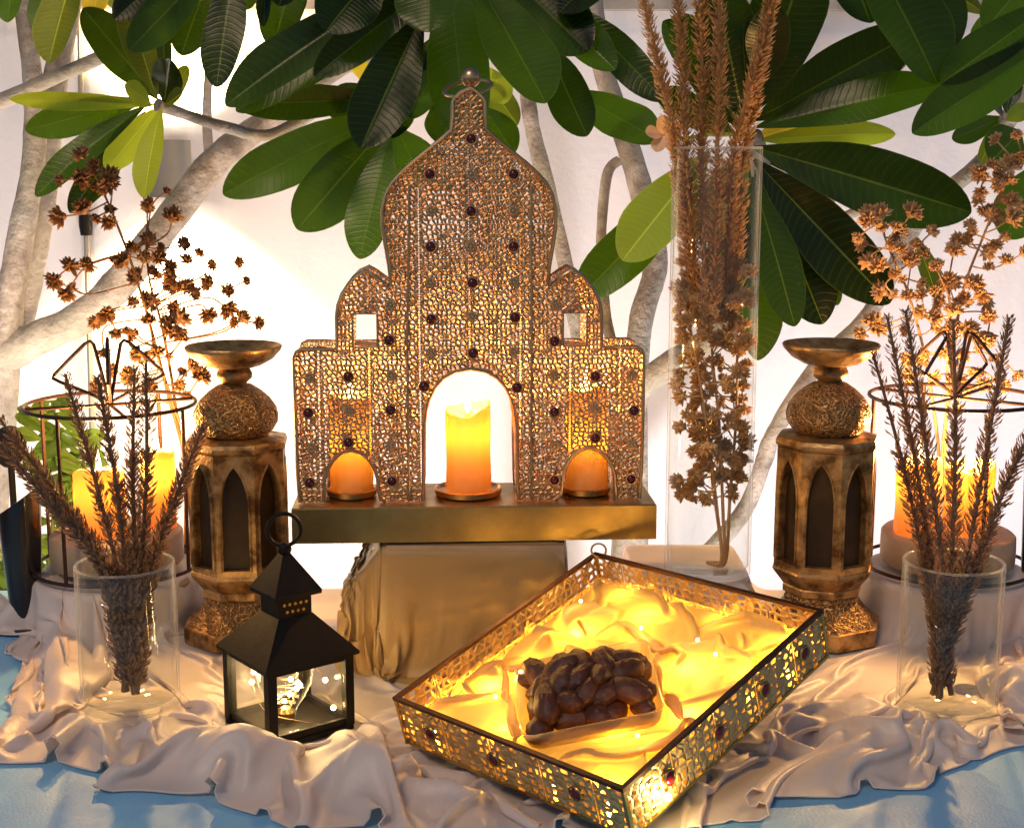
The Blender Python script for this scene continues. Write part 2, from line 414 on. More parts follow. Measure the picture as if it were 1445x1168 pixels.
def flood(x, y, z, target, label, power, col=(1, .85, .77), k=1.0):
    """stake-mounted garden floodlight aimed at the wall"""
    t = thing('garden_floodlight', (x, y, 0), label, 'floodlight', 'floodlights washing the wall')
    d = (Vector(target) - Vector((x, y, z))).normalized(); q = d.to_track_quat('Z', 'Y').to_matrix()
    c = Vector((x, y, z))
    MB().tube([(x, y, 0), (x, y, z * .5), (x, y, z - .03 * k)], .009 * k, 8).build('stake', 'black', t)
    m = MB(); m.lathe((0, 0, 0), [(.001, -.07), (.03, -.07), (.036, -.05), (.042, .02), (.042, .03), (.038, .03), (.036, .012)], 20, cap=False)
    m.v = [tuple(q @ (Vector(p) * k) + c) for p in m.v]; m.build('housing', 'black', t)
    m = MB(); m.lathe((0, 0, 0), [(.0005, .012), (.036, .012)], 20, cap=False); m.v = [tuple(q @ (Vector(p) * k) + c) for p in m.v]; m.build('lens', 'flood_glow', t)
    lamp('flood_light', t, c + d * .034, power, col, .035, 'SPOT', Vector(target), R(150), 1)
FL = at(14, 628, 1.98)
flood(FL.x, FL.y, FL.z, (-.95, WALL_Y, 1.15), 'black garden floodlight head at the left edge above the black vase', 3, k=.55)
flood(-1.15, 2.0, .22, (-1.0, WALL_Y, 1.60), 'black garden floodlight on a stake, beyond the left end of the table', 21)
flood(-.42, 2.05, .20, (-.35, WALL_Y, 1.65), 'black garden floodlight on a stake, behind the table under the left branches', 21)
flood(.40, 2.05, .20, (.35, WALL_Y, 1.65), 'black garden floodlight on a stake, behind the table under the tall vase', 21, (.98, .9, .92))
flood(1.25, 2.0, .22, (1.1, WALL_Y, 1.60), 'black garden floodlight on a stake, beyond the right end of the table', 21, (.96, .9, .95))

# ------------------------------------------------------------------ plumeria trees
random.seed(4)
def leaf_mesh(base, tip, width, roll, curl, fold, L=16):
    """an obovate plumeria leaf from base to tip; faces roughly towards -Y"""
    base, tip = Vector(base), Vector(tip); ax = tip - base; ln = ax.length; d = ax.normalized()
    nrm = Vector((0, -1, .25)); nrm = (nrm - d * nrm.dot(d)).normalized()
    nrm = Matrix.Rotation(roll, 3, d) @ nrm; side = d.cross(nrm)
    vs, uvs, fs = [], [], []; cols = (-1, -.8, -.45, -.12, 0, .12, .45, .8, 1)
    for i in range(L + 1):
        t = math.sin(math.pi / 2 * i / L)
        if t < .10: wd = .05 + .25 * (t / .10) ** 2
        else:
            s = (t - .10) / .90
            wd = .30 + .70 * math.sin(min(1, s / .58) * math.pi / 2) if s < .58 else (max(0, 1 - ((s - .58) / .42) ** 2.3)) ** .62
        wd = max(wd, .012) * width / 2
        wob = .04 * math.sin(9 * t + roll * 7)
        bend = -curl * ln * (t * t - t * .35)
        c = base + ax * t + nrm * bend
        for u in cols:
            z = fold * abs(u) * wd + (.05 * wd * math.sin(14 * t + 3 * u) if abs(u) > .7 else 0)
            vs.append(c + side * (u * wd * (1 + wob * u)) + nrm * z); uvs.append((u, t))
    n = len(cols)
    for i in range(L):
        for j in range(n - 1): fs.append((i * n + j, i * n + j + 1, (i + 1) * n + j + 1, (i + 1) * n + j))
    return vs, fs, uvs
def add_leaf(tree, b, t, wpx, Y, mat='leaf', dY=None, roll=None):
    Yb = Y + .02; Yt = Y - (.05 if dY is None else dY)
    B, Tp = at(b[0], b[1], Yb), at(t[0], t[1], Yt)
    wid = wpx * scl(Y, T + .5)
    m = MB(); m.add(*leaf_mesh(B, Tp, wid, random.uniform(-.35, .35) if roll is None else roll, random.uniform(.0, .16), random.uniform(.04, .30)))
    return m.build('leaf', mat, tree, origin=B, angle=80)
def branch(tree, name, pts, wpx, Y0, Y1=None):
    Y1 = Y0 if Y1 is None else Y1; n = len(pts)
    P = [at(x, y, lerp(Y0, Y1, i / (n - 1))) for i, (x, y) in enumerate(pts)]
    P = smooth_path(P, 7); k = len(P); s = scl(Y0, T + .4) / 2
    rad = []
    for i in range(k):
        t = i / (k - 1) * (len(wpx) - 1); j = min(int(t), len(wpx) - 2); w_ = lerp(wpx[j], wpx[j + 1], t - j)
        rad.append(w_ * s * (1 + .10 * noise.noise(P[i] * 26) + .05 * noise.noise(P[i] * 70)))
    return MB().tube(P, rad, 14).build(name, 'bark', tree, origin=P[0], angle=70)

def build_trees():
    base = at(-60, 760, 2.34); base.z = 0
    A = thing('plumeria_tree', base, 'plumeria tree with a thick forked grey trunk at the left edge', 'tree', 'plumeria trees')
    P0 = at(-25, 760, 2.34)
    MB().tube(smooth_path([(base.x, base.y, -.02), (base.x + .02, base.y, .3), P0, at(-8, 620, 2.34), at(5, 520, 2.34), at(16, 430, 2.34)], 6), [.055 - .00118 * i for i in range(31)], 16).build('trunk', 'bark', A, angle=70)
    branch(A, 'branch', [(2, 540), (12, 440), (30, 330), (48, 220), (46, 110), (22, -60)], [44, 40, 36, 32, 27, 22], 2.34, 2.30)
    branch(A, 'branch', [(25, 470), (45, 380), (62, 270), (72, 150), (92, 40), (110, -60)], [38, 36, 36, 34, 30], 2.40, 2.46)
    branch(A, 'branch', [(0, 505), (60, 474), (115, 448), (170, 398), (232, 320), (300, 232), (350, 190), (405, 150), (480, 95), (560, 70)], [54, 46, 46, 46, 44, 40, 34, 30, 24, 20], 2.34, 2.22)
    branch(A, 'branch', [(-40, 160), (20, 135), (70, 112), (140, 82), (190, 52), (215, 10)], [24, 20, 19, 18, 15, 13], 2.28, 2.2)
    branch(A, 'branch', [(460, 145), (385, 190), (320, 180), (262, 162), (222, 148)], [20, 17, 15, 15, 18], 2.2, 2.06)
    branch(A, 'branch', [(296, 235), (292, 160), (297, 60), (302, -60)], [14, 13, 12, 12], 2.5)
    branch(A, 'branch', [(297, 60), (330, -10), (350, -70)], [12, 12, 12], 2.3, 2.2)
    L = 'leaf'; Pp = 'leaf_pale'; Yl = 'leaf_lamplit'
    for a in [((222, 148), (14, 140), 26, 2.06, Pp), ((205, 140), (36, 184), 48, 2.08, L), ((205, 150), (44, 268), 50, 2.05, L), ((205, 158), (98, 298), 44, 2.12, L),
              ((222, 152), (150, 240), 42, 2.07, Pp), ((228, 152), (198, 274), 44, 2.0, Pp), ((222, 140), (118, 12), 58, 2.08, L), ((222, 140), (172, -14), 46, 2.02, Pp),
              ((232, 145), (240, 84), 46, 2.04, L), ((236, 148), (262, 96), 26, 2.06, Pp), ((232, 150), (258, 130), 24, 2.02, Pp), ((214, 150), (180, 120), 30, 2.0, Pp),
              ((112, -60), (64, 84), 66, 2.02, Pp), ((70, -60), (48, 42), 34, 2.1, L), ((335, -70), (303, 120), 58, 2.0, L), ((310, -70), (255, 72), 62, 2.04, L),
              ((300, -50), (184, 68), 58, 1.98, L), ((280, -70), (160, 24), 52, 2.0, L), ((376, -60), (371, 36), 24, 2.1, L), ((236, 130), (226, 20), 26, 2.1, L),
              ((345, -70), (348, 8), 40, 2.06, L), ((150, -70), (128, 22), 40, 2.1, Yl), ((205, 30), (150, -30), 44, 2.15, Pp), ((20, -60), (10, 30), 40, 2.15, L), ((410, -80), (395, 5), 50, 2.05, L)]:
        add_leaf(A, *a)
    base = at(880, 760, 2.45); base.z = 0
    B = thing('plumeria_tree', base, 'plumeria tree with thin pale stems behind the castle and tall vase', 'tree', 'plumeria trees')
    MB().tube(smooth_path([(base.x, base.y, -.02), (base.x + .01, base.y, .35), at(888, 800, 2.45), at(893, 640, 2.45), at(897, 520, 2.44)], 6), [.05 - .0013 * i for i in range(25)], 16).build('trunk', 'bark', B, angle=70)
    branch(B, 'branch', [(893, 560), (905, 450), (925, 370), (905, 270), (878, 180), (850, 90), (830, -60)], [38, 36, 34, 34, 32, 28, 24], 2.44, 2.5)
    branch(B, 'branch', [(893, 580), (905, 545), (950, 512), (1010, 470), (1060, 380), (1075, 260), (1062, 190)], [36, 36, 38, 34, 30, 28, 24], 2.4, 2.12)
    branch(B, 'branch', [(905, 800), (862, 640), (822, 500), (795, 360), (768, 250), (745, 140), (735, -60)], [26, 24, 22, 22, 24, 22, 20], 2.46, 2.5)
    branch(B, 'branch', [(892, 700), (880, 600), (866, 500), (854, 440), (848, 350), (856, 250), (874, 226)], [20, 18, 17, 16, 15, 15, 14], 2.46, 2.5)
    branch(B, 'branch', [(880, 720), (800, 560), (750, 420), (722, 260), (690, 120), (640, 40), (600, -30)], [22, 20, 18, 18, 20, 22, 20], 2.46, 2.2)
    branch(B, 'branch', [(900, 880), (990, 790), (1050, 720), (1078, 650), (1092, 612), (1150, 520), (1228, 440), (1285, 330), (1310, 290), (1390, 225), (1425, 165), (1480, 80)], [30, 28, 24, 24, 24, 22, 22, 22, 22, 24, 24, 22], 2.48, 2.36)
    branch(B, 'branch', [(1130, 340), (1195, 305), (1262, 278), (1310, 285)], [14, 14, 13, 12], 2.5, 2.42)
    branch(B, 'branch', [(1060, 380), (1120, 330), (1160, 300), (1180, 250), (1215, 150), (1290, 60), (1330, -60)], [22, 22, 20, 20, 20, 20, 20], 2.3, 2.5)
    branch(B, 'branch', [(560, 70), (548, 150), (520, 205)], [20, 16, 12], 2.2, 2.1)
    G = [  # cluster above the castle
        ((548, -8), (314, 137), 72, 1.98, L), ((585, 10), (328, 143), 62, 2.04, L), ((610, -20), (446, 102), 56, 1.95, L), ((540, -50), (461, 38), 84, 1.93, L),
        ((605, -90), (604, 43), 92, 1.90, L), ((596, 20), (509, 208), 84, 1.93, L), ((634, -50), (656, 196), 92, 1.98, L), ((672, -30), (771, 144), 96, 1.93, L),
        ((712, -40), (830, 70), 90, 2.0, L), ((770, 60), (826, 190), 62, 2.03, L), ((800, 126), (930, 198), 70, 2.06, L), ((800, 0), (938, 142), 52, 2.08, L),
        ((762, 0), (868, 97), 56, 2.0, L), ((560, 140), (330, 147), 48, 2.1, L), ((546, 160), (314, 268), 72, 2.05, L), ((548, 175), (420, 322), 82, 2.02, L),
        ((552, 185), (446, 310), 62, 2.08, L), ((550, 190), (505, 362), 68, 2.0, L), ((560, 180), (598, 262), 74, 2.06, L), ((570, 100), (545, 190), 60, 2.1, L),
        ((470, 52), (526, 116), 26, 2.14, Yl), ((620, 90), (580, 165), 56, 2.1, L), ((640, 130), (625, 200), 60, 2.12, L), ((692, 96), (712, 146), 38, 2.06, Pp),
        ((690, 118), (726, 172), 40, 2.1, Pp), ((680, 150), (724, 212), 46, 2.06, L), ((700, -40), (760, 50), 100, 2.1, L), ((500, -60), (560, 60), 100, 2.12, L),
        ((430, -70), (380, 60), 66, 2.1, L), ((650, -80), (740, 20), 110, 2.05, L), ((820, -60), (760, 34), 60, 2.1, L), ((880, -70), (790, 10), 70, 2.0, L),
        ((560, 60), (610, 150), 60, 2.16, L), ((640, 40), (600, 120), 70, 2.16, L), ((520, 120), (470, 160), 50, 2.15, L), ((505, 20), (420, 80), 70, 2.12, L)]
    G += [  # cluster round the tall vase
        ((1064, 208), (1374, 298), 96, 2.02, L), ((1064, 225), (1256, 428), 86, 2.04, L), ((1066, 240), (1168, 452), 96, 2.10, L), ((1062, 250), (1124, 458), 64, 2.02, L),
        ((1060, 300), (1076, 506), 74, 2.14, L), ((1100, 300), (1182, 428), 48, 2.14, L), ((1070, 198), (1262, 184), 40, 2.10, Pp), ((1062, 196), (1192, 158), 48, 2.14, Yl),
        ((1066, 180), (1331, 112), 68, 2.08, L), ((1064, 170), (1296, 44), 82, 2.12, L), ((1062, 160), (1140, -60), 104, 2.06, L), ((1200, -110), (1331, 110), 112, 1.98, L),
        ((1500, 50), (1292, 184), 70, 1.96, L), ((1500, -5), (1329, 117), 62, 1.98, L), ((1180, -90), (1230, 30), 100, 2.05, L), ((1300, -90), (1345, 66), 70, 2.02, L),
        ((1000, 215), (878, 366), 84, 2.04, Pp), ((985, 250), (814, 424), 72, 2.1, L), ((1040, 180), (960, 20), 74, 2.1, L), ((1050, 175), (1010, -20), 90, 2.08, L),
        ((1040, 190), (930, 130), 50, 2.14, L), ((1056, 180), (1052, 40), 70, 2.12, L), ((1055, 215), (985, 330), 64, 2.12, Pp), ((1056, 225), (1030, 420), 80, 2.16, L),
        ((1010, 140), (940, 30), 60, 2.2, L), ((1075, 120), (1090, 10), 60, 2.0, L), ((1062, 215), (1200, 250), 40, 2.16, L)]
    G += [((1415, 165), (1392, 118), 26, 2.3, L), ((1418, 165), (1344, 196), 32, 2.36, L), ((1416, 160), (1378, 112), 22, 2.34, Pp), ((1440, 185), (1402, 226), 70, 2.16, L),
          ((1470, 230), (1418, 336), 72, 2.1, L), ((1420, 170), (1452, 150), 26, 2.3, Pp), ((1410, 172), (1385, 230), 24, 2.34, Pp), ((1420, 160), (1432, 100), 30, 2.34, L),
          ((1390, 20), (1330, -20), 40, 2.2, Pp), ((1390, 22), (1440, 60), 40, 2.2, Pp), ((1392, 20), (1378, 62), 26, 2.24, L), ((1390, 18), (1420, -30), 40, 2.2, Yl), ((1392, 20), (1460, 20), 36, 2.22, Pp),
          ((1480, -60), (1390, 40), 60, 2.1, L), ((1290, 330), (1325, 420), 30, 2.4, Pp)]
    for a in G: add_leaf(B, *a)
    # a plumeria blossom tucked behind the vase
    f = thing('plumeria_blossom', at(935, 195, 2.0), 'pink and yellow plumeria blossom peeping out left of the tall vase', 'flower')
    c = at(936, 190, 2.0)
    for k in range(5):
        a = 2 * math.pi * k / 5 + .5
        tip = c + Vector((math.cos(a) * .026, -.015, math.sin(a) * .026))
        m = MB(); m.add(*leaf_mesh(c, tip, .022, .3, .05, .2, 8)); m.build('petal', 'petal', f, angle=80)
    MB().tube([c, c + Vector((.004, .012, -.01)), at(1000, 190, 2.06), at(1060, 190, 2.11)], [.003, .0026, .003, .004], 8).build('flower_stalk', 'leaf_pale', f)
    # hedge added beyond the wall to keep the strip above it dark
    h = thing('hedge', (0, WALL_Y + .8, 0), 'dark leafy hedge added beyond the wall to cover the bright sky', 'hedge')
    m = MB(); rnd = random.Random(9)
    for i in range(2600):
        p = Vector((rnd.uniform(-3, 3), WALL_Y + .8 + rnd.uniform(-.25, .25), rnd.uniform(.9, 2.5)))
        d = Vector((rnd.gauss(0, 1), rnd.gauss(0, 1), rnd.gauss(0, 1))).normalized() * .09; s = Vector((rnd.gauss(0, 1), rnd.gauss(0, 1), rnd.gauss(0, 1))).cross(d).normalized() * .03
        m.add([p, p + d * .5 + s, p + d, p + d * .5 - s], [(0, 1, 2, 3)], [(0, 0), (1, .5), (0, 1), (-1, .5)])
    tag(m.build('foliage', 'hedge_leaf', h, smooth=False), None, None, kind='stuff')
    MB().box((0, WALL_Y + .85, 1.1), (6, .3, 2.2)).build('inner_mass', 'hedge_leaf', h)
build_trees()

def leafy_plant(name, label, px, Y, stems, mat, wpx, seed):
    rnd = random.Random(seed); b = at(px, 850, Y); b.z = 0
    t = thing(name, b, label, 'plant', 'small plants behind the table')
    for pts in stems:
        P = smooth_path([at(x, y, Y + rnd.uniform(-.03, .03)) for x, y in pts], 6)
        MB().tube([Vector((P[0].x, P[0].y, 0))] + P, [.005] + [.0035 - .002 * i / len(P) for i in range(len(P))], 6).build('stem', 'leaf_pale', t, origin=P[0])
        for i in range(1, len(P)):
            for s in (-1, 1):
                a = rnd.uniform(-.5, .8); ln = rnd.uniform(.8, 1.5) * wpx * 1.4 * scl(Y)
                d = Vector((s * math.cos(a), rnd.uniform(-.6, .2), math.sin(a))) * ln
                m = MB(); m.add(*leaf_mesh(P[i], P[i] + d, ln * .55, rnd.uniform(-.9, .9), .1, .2, 7)); m.build('leaf', mat, t, origin=P[i], angle=80)
    return t
leafy_plant('climbing_plant', 'bright green small-leaved plant behind the left wire lantern', 100, 2.0,
            [[(70, 800), (78, 700), (88, 630), (72, 565)], [(105, 800), (110, 720), (118, 660), (112, 610)], [(125, 790), (98, 730), (64, 660), (60, 590)], [(90, 800), (130, 730), (138, 690)]], 'small_leaf', 20, 1)
leafy_plant('ground_plant', 'pale green low plant behind the black vase at the left edge', 20, 2.1,
            [[(10, 900), (8, 840), (4, 780)], [(36, 900), (40, 850), (22, 800)], [(-8, 900), (20, 860), (50, 810)], [(60, 900), (70, 850), (66, 790)]], 'small_leaf', 22, 2)

# ================================================================== CLOTH
def relax_cloth(P, ru, rv, collide, steps=140, inner=5, g=.0009, bend=.25, damp=.96, pin=None, grip=None):
    """position-based cloth: P (ny, nx, 3); ru, rv rest lengths along the two grid directions"""
    V = np.zeros_like(P); P00 = P.copy()
    rs = np.sqrt(ru[:-1, :] ** 2 + rv[:, :-1] ** 2)
    bu = ru[:, :-1] + ru[:, 1:]; bv = rv[:-1, :] + rv[1:, :]
    def con(A, B, rest, k):
        d = B - A; l = np.sqrt((d * d).sum(-1)) + 1e-9
        c = (d * ((l - rest) / l * .5 * k)[..., None]); A += c; B -= c
    for s in range(steps):
        V[..., 2] -= g; Q = P.copy(); P += V * damp
        for it in range(inner):
            for o in (0, 1):
                n = P[:, o::2].shape[1] - (0 if P.shape[1] - o & 1 == 0 else 1)
                e = (P.shape[1] - o) // 2
                con(P[:, o:o + 2 * e:2], P[:, o + 1:o + 2 * e:2], ru[:, o:o + 2 * e:2], 1.0)
                e = (P.shape[0] - o) // 2
                con(P[o:o + 2 * e:2], P[o + 1:o + 2 * e:2], rv[o:o + 2 * e:2], 1.0)
            con(P[:-1, :-1], P[1:, 1:], rs, .22); con(P[:-1, 1:], P[1:, :-1], rs, .22)
            con(P[:, :-2], P[:, 2:], bu, bend * .5); con(P[:-2], P[2:], bv, bend * .5)
            collide(P)
            if pin is not None: P[pin] = P00[pin]
        if grip is not None:
            c = grip(P); P[c, :2] = Q[c, :2] + (P[c, :2] - Q[c, :2]) * .25
        V = P - Q
        V *= np.minimum(1.0, .012 / (np.sqrt((V * V).sum(-1)) + 1e-9))[..., None]
    return P
def cloth_object(name, P, mat, parent=None, sub=1, thick=0):
    ny, nx = P.shape[:2]
    idx = np.arange(ny * nx).reshape(ny, nx)
    F = np.stack([idx[:-1, :-1], idx[:-1, 1:], idx[1:, 1:], idx[1:, :-1]], -1).reshape(-1, 4)
    me = bpy.data.meshes.new(name); org = Vector(parent['_o']) if parent is not None else Vector((0, 0, 0))
    me.from_pydata((P.reshape(-1, 3) - np.array(org)).tolist(), [], F.tolist())
    me.materials.append(M[mat]); me.polygons.foreach_set('use_smooth', [True] * len(me.polygons))
    o = bpy.data.objects.new(name, me); COL.objects.link(o); o['_o'] = tuple(org)
    if parent is not None: o.parent = parent
    if sub:
        sm = o.modifiers.new('smooth', 'SUBSURF'); sm.levels = sub; sm.render_levels = sub
    return o
def fbm(x, y, sc, seed):
    out = np.zeros(x.shape)
    for i in range(x.shape[0]):
        for j in range(x.shape[1]):
            out[i, j] = noise.noise((x[i, j] * sc + seed, y[i, j] * sc, seed * 1.7))
    return out

# ------------------------------------------------------------------ places of the things on the table
PIL_L = at(332, 560, 1.66); PIL_R = at(1170, 560, 1.66)
RISE = .066
WL_L = at(166, 780, 1.73); WL_R = at(1336, 780, 1.73)
VS_L = at(181, 900, 1.43); VS_R = at(1340, 900, 1.42)
TALL = at(998, 800, 1.70)
BLK = at(408, 1000, 1.372); BLK_R = R(38)
# tray: origin = front rim corner, x to the right corner, y to the left corner
TO = Vector((.090, 1.085, CAMZ - .500)); TX = Vector((.676, .680, .285)).normalized(); TYv = Vector((-.707, .707, 0))
TYv = (TYv - TX * TYv.dot(TX)).normalized(); TZ = TX.cross(TYv).normalized()
TA, TB, TH = .298, .284, .053
def tray_w(x, y, z): return TO + TX * x + TYv * y + TZ * z
BOX_X0, BOX_X1, BOX_Y0, BOX_Y1, BOX_H = -.142, .062, 1.505, 1.625, .158
TTOP = .004   # thickness allowance between table, cloth and the things on it

def main_cloth():
    nx, ny = 250, 136
    u = np.linspace(-.64, .70, nx); vv = np.linspace(0, 1, ny)
    U, Vg = np.meshgrid(u, vv)
    front = 1.165 + .80 * U ** 2 + np.clip(-.47 - U, 0, 1) * 2.2
    back = 1.845 + 0 * U
    Y = front + (back - front) * Vg
    X = U * (1 + .04 * (1 - Vg))
    fr = np.clip(1 - (Y - front) / .26, 0, 1)              # 1 at the front ruffle
    fx = 1.10 + .42 * fr; fy = 1.10 + .80 * fr ** 1.2
    g_w = fbm(X, Y, 5, 12.2); g_v = fbm(X, Y, 11, 4.4)
    n1 = fbm(X, Y, 6, 3.1); n2 = fbm(X, Y, 13, 8.4)
    # tucked layers of the same cloth give the front ruffle its height
    def ruffle(x, y):
        fro = 1.165 + .80 * x ** 2 + np.clip(-.47 - x, 0, 1) * 2.2
        b = y - fro; k = x * 30 + 2.6 * np.sin(x * 9 + 1) + b * 26 * np.sin(x * 5 + .6)
        h = np.exp(-((b - .050) / .036) ** 2) * (.012 + .036 * (.5 + .5 * np.sin(k)) ** 1.3)
        h += np.exp(-((b - .125) / .040) ** 2) * (.004 + .018 * (.5 + .5 * np.sin(x * 21 + 2 + b * 30)) ** 1.5)
        cl = np.ones(x.shape)
        for (cx, cy_, r) in press: cl *= np.clip((np.hypot(x - cx, y - cy_) - r - .004) / .03, 0, 1)
        q0, q1 = (x - TO.x) * TX.x + (y - TO.y) * TX.y, (x - TO.x) * TYv.x + (y - TO.y) * TYv.y
        d = np.maximum(np.maximum(-q0, q0 - TA), np.maximum(-q1, q1 - TB)); cl *= np.clip((d - .004) / .03, 0, 1)
        return h * cl
    press = [(VS_L.x, VS_L.y, .057), (VS_R.x, VS_R.y, .057), (PIL_L.x, PIL_L.y, .078), (PIL_R.x, PIL_R.y, .078), (BLK.x, BLK.y, .062)]
    P = np.stack([X, Y, ruffle(X, Y) + T + .012 + .01 * fr + .035 * np.abs(n1) * (.5 + fr) + .022 * n2 * (.5 + fr)], -1)
    du = np.linalg.norm(P[:, 1:, :2] - P[:, :-1, :2], axis=-1) * .5 * (fx[:, 1:] + fx[:, :-1])
    dv = np.linalg.norm(P[1:, :, :2] - P[:-1, :, :2], axis=-1) * .5 * (fy[1:] + fy[:-1])
    discs = [(WL_L.x, WL_L.y, .106, RISE), (WL_R.x, WL_R.y, .106, RISE)]
    boxes = [(.150, .300, 1.625, 1.90, RISE)]
    press = [(VS_L.x, VS_L.y, .057), (VS_R.x, VS_R.y, .057), (PIL_L.x, PIL_L.y, .078), (PIL_R.x, PIL_R.y, .078), (BLK.x, BLK.y, .062)]
    o3 = np.array(TO); tx, ty, tz = np.array(TX), np.array(TYv), np.array(TZ)
    for d in discs:
        P[..., 2] = np.where(np.hypot(X - d[0], Y - d[1]) < d[2] + .02, np.maximum(P[..., 2], T + d[3] + .02), P[..., 2])
    for b in boxes:
        P[..., 2] = np.where((X > b[0] - .02) & (X < b[1] + .02) & (Y > b[2] - .02), np.maximum(P[..., 2], T + b[4] + .02), P[..., 2])
    def collide(P):
        x, y, z = P[..., 0], P[..., 1], P[..., 2]
        np.maximum(z, T + .0025 + ruffle(x, y), out=z)
        for (cx, cy_, r, h) in discs:
            dx, dy = x - cx, y - cy_; rr = np.sqrt(dx * dx + dy * dy) + 1e-9
            ins = (rr < r) & (z < T + h); up = ins & ((T + h - z) < (r - rr))
            z[up] = T + h; o = ins & ~up
            x[o] = (cx + dx / rr * r)[o]; y[o] = (cy_ + dy / rr * r)[o]
        for (x0, x1, y0, y1, h) in boxes:
            ins = (x > x0) & (x < x1) & (y > y0) & (y < y1) & (z < T + h)
            dz, dx, dy = T + h - z, np.minimum(x - x0, x1 - x), y - y0
            up = ins & (dz <= dx) & (dz <= dy); lx = ins & ~up & (dx <= dy); fy_ = ins & ~up & ~lx
            z[up] = T + h; x[lx] = np.where(x - x0 < x1 - x, x0, x1)[lx]; y[fy_] = y0
        for (cx, cy_, r) in press:
            dx, dy = x - cx, y - cy_; rr = np.sqrt(dx * dx + dy * dy) + 1e-9
            ins = rr < r
            low = ins & ((z < T + .03) | (rr < r * .8)); z[low] = np.minimum(z[low], T + TTOP)
            o = ins & ~low; x[o] = (cx + dx / rr * r)[o]; y[o] = (cy_ + dy / rr * r)[o]
        # things on the riser press the cloth flat
        for (cx, cy_, r) in ((TALL.x, TALL.y, .06), (WL_R.x, WL_R.y, .11), (WL_L.x, WL_L.y, .105)):
            ins = np.hypot(x - cx, y - cy_) < r; z[ins] = np.minimum(z[ins], T + RISE + TTOP)
        # the tray rests on it
        q = P - o3; lx, ly, lz = q @ tx, q @ ty, q @ tz
        ins = (lx > -.006) & (lx < TA + .006) & (ly > -.006) & (ly < TB + .006) & (lz > -TH - .004) & (lz < .06)
        dpt = (lz + TH + .004) * ins
        # near the rim push out sideways, else press below the floor
        e = np.minimum(np.minimum(lx, TA - lx), np.minimum(ly, TB - ly)) + .006
        side = ins & (e < np.maximum(dpt, 0)); dn = ins & ~side
        P[dn] -= (dpt[..., None] * tz)[dn]
        s1 = side & (lx + .006 <= e + 1e-6); P[s1] -= ((lx + .006)[..., None] * tx)[s1]
        s2 = side & (ly + .006 <= e + 1e-6) & ~s1; P[s2] -= ((ly + .006)[..., None] * ty)[s2]
        s3 = side & (TA - lx + .006 <= e + 1e-6) & ~s1 & ~s2; P[s3] += ((TA - lx + .006)[..., None] * tx)[s3]
        np.maximum(z, T + .0025, out=z)
        # the draped box
        ins = (x > BOX_X0) & (x < BOX_X1) & (y > BOX_Y0) & (y < BOX_Y1); z[ins] = np.minimum(z[ins], T + .006)
    def grip(P):
        x, y, z = P[..., 0], P[..., 1], P[..., 2]
        c = z < T + .005 + ruffle(x, y)
        for (x0, x1, y0, y1, h) in boxes: c |= (x > x0) & (x < x1) & (y > y0) & (z < T + h + .005)
        for (cx, cy_, r, h) in discs: c |= (np.hypot(x - cx, y - cy_) < r) & (z < T + h + .005)
        return c
    P = relax_cloth(P, du, dv, collide, 90, 6, .0006, .42, .92, None, grip)
    o = cloth_object('satin_cloth', P, 'satin')
    e = [Vector(p) for p in np.concatenate([P[::-1, 0][:-1], P[0, :-1], P[:, -1]])]
    o['_o'] = (0, 0, 0); MB().tube(e, .0011, 6).build('hem', 'satin', o)
    tag(o, 'pale champagne satin cloth bunched in ruffles across the blue table', 'cloth')
main_cloth()

# supports hidden under the cloth
def risers():
    for c, nm in ((WL_L, 'left'), (WL_R, 'right')):
        t = thing('round_riser', (c.x, c.y, T), 'round riser under the satin, beneath the %s wire lantern' % nm, 'riser', 'risers under the satin')
        MB().lathe((c.x, c.y, T), [(.098, .001), (.100, .01), (.100, RISE - .008), (.096, RISE - .004)], 32).build('drum', 'wood', t)
    t = thing('square_riser', (.225, 1.73, T), 'square riser under the satin, beneath the tall vase', 'riser', 'risers under the satin')
    MB().box((.225, 1.737, T + RISE / 2 - .002), (.138, .21, RISE - .006)).build('board', 'wood', t)
risers()

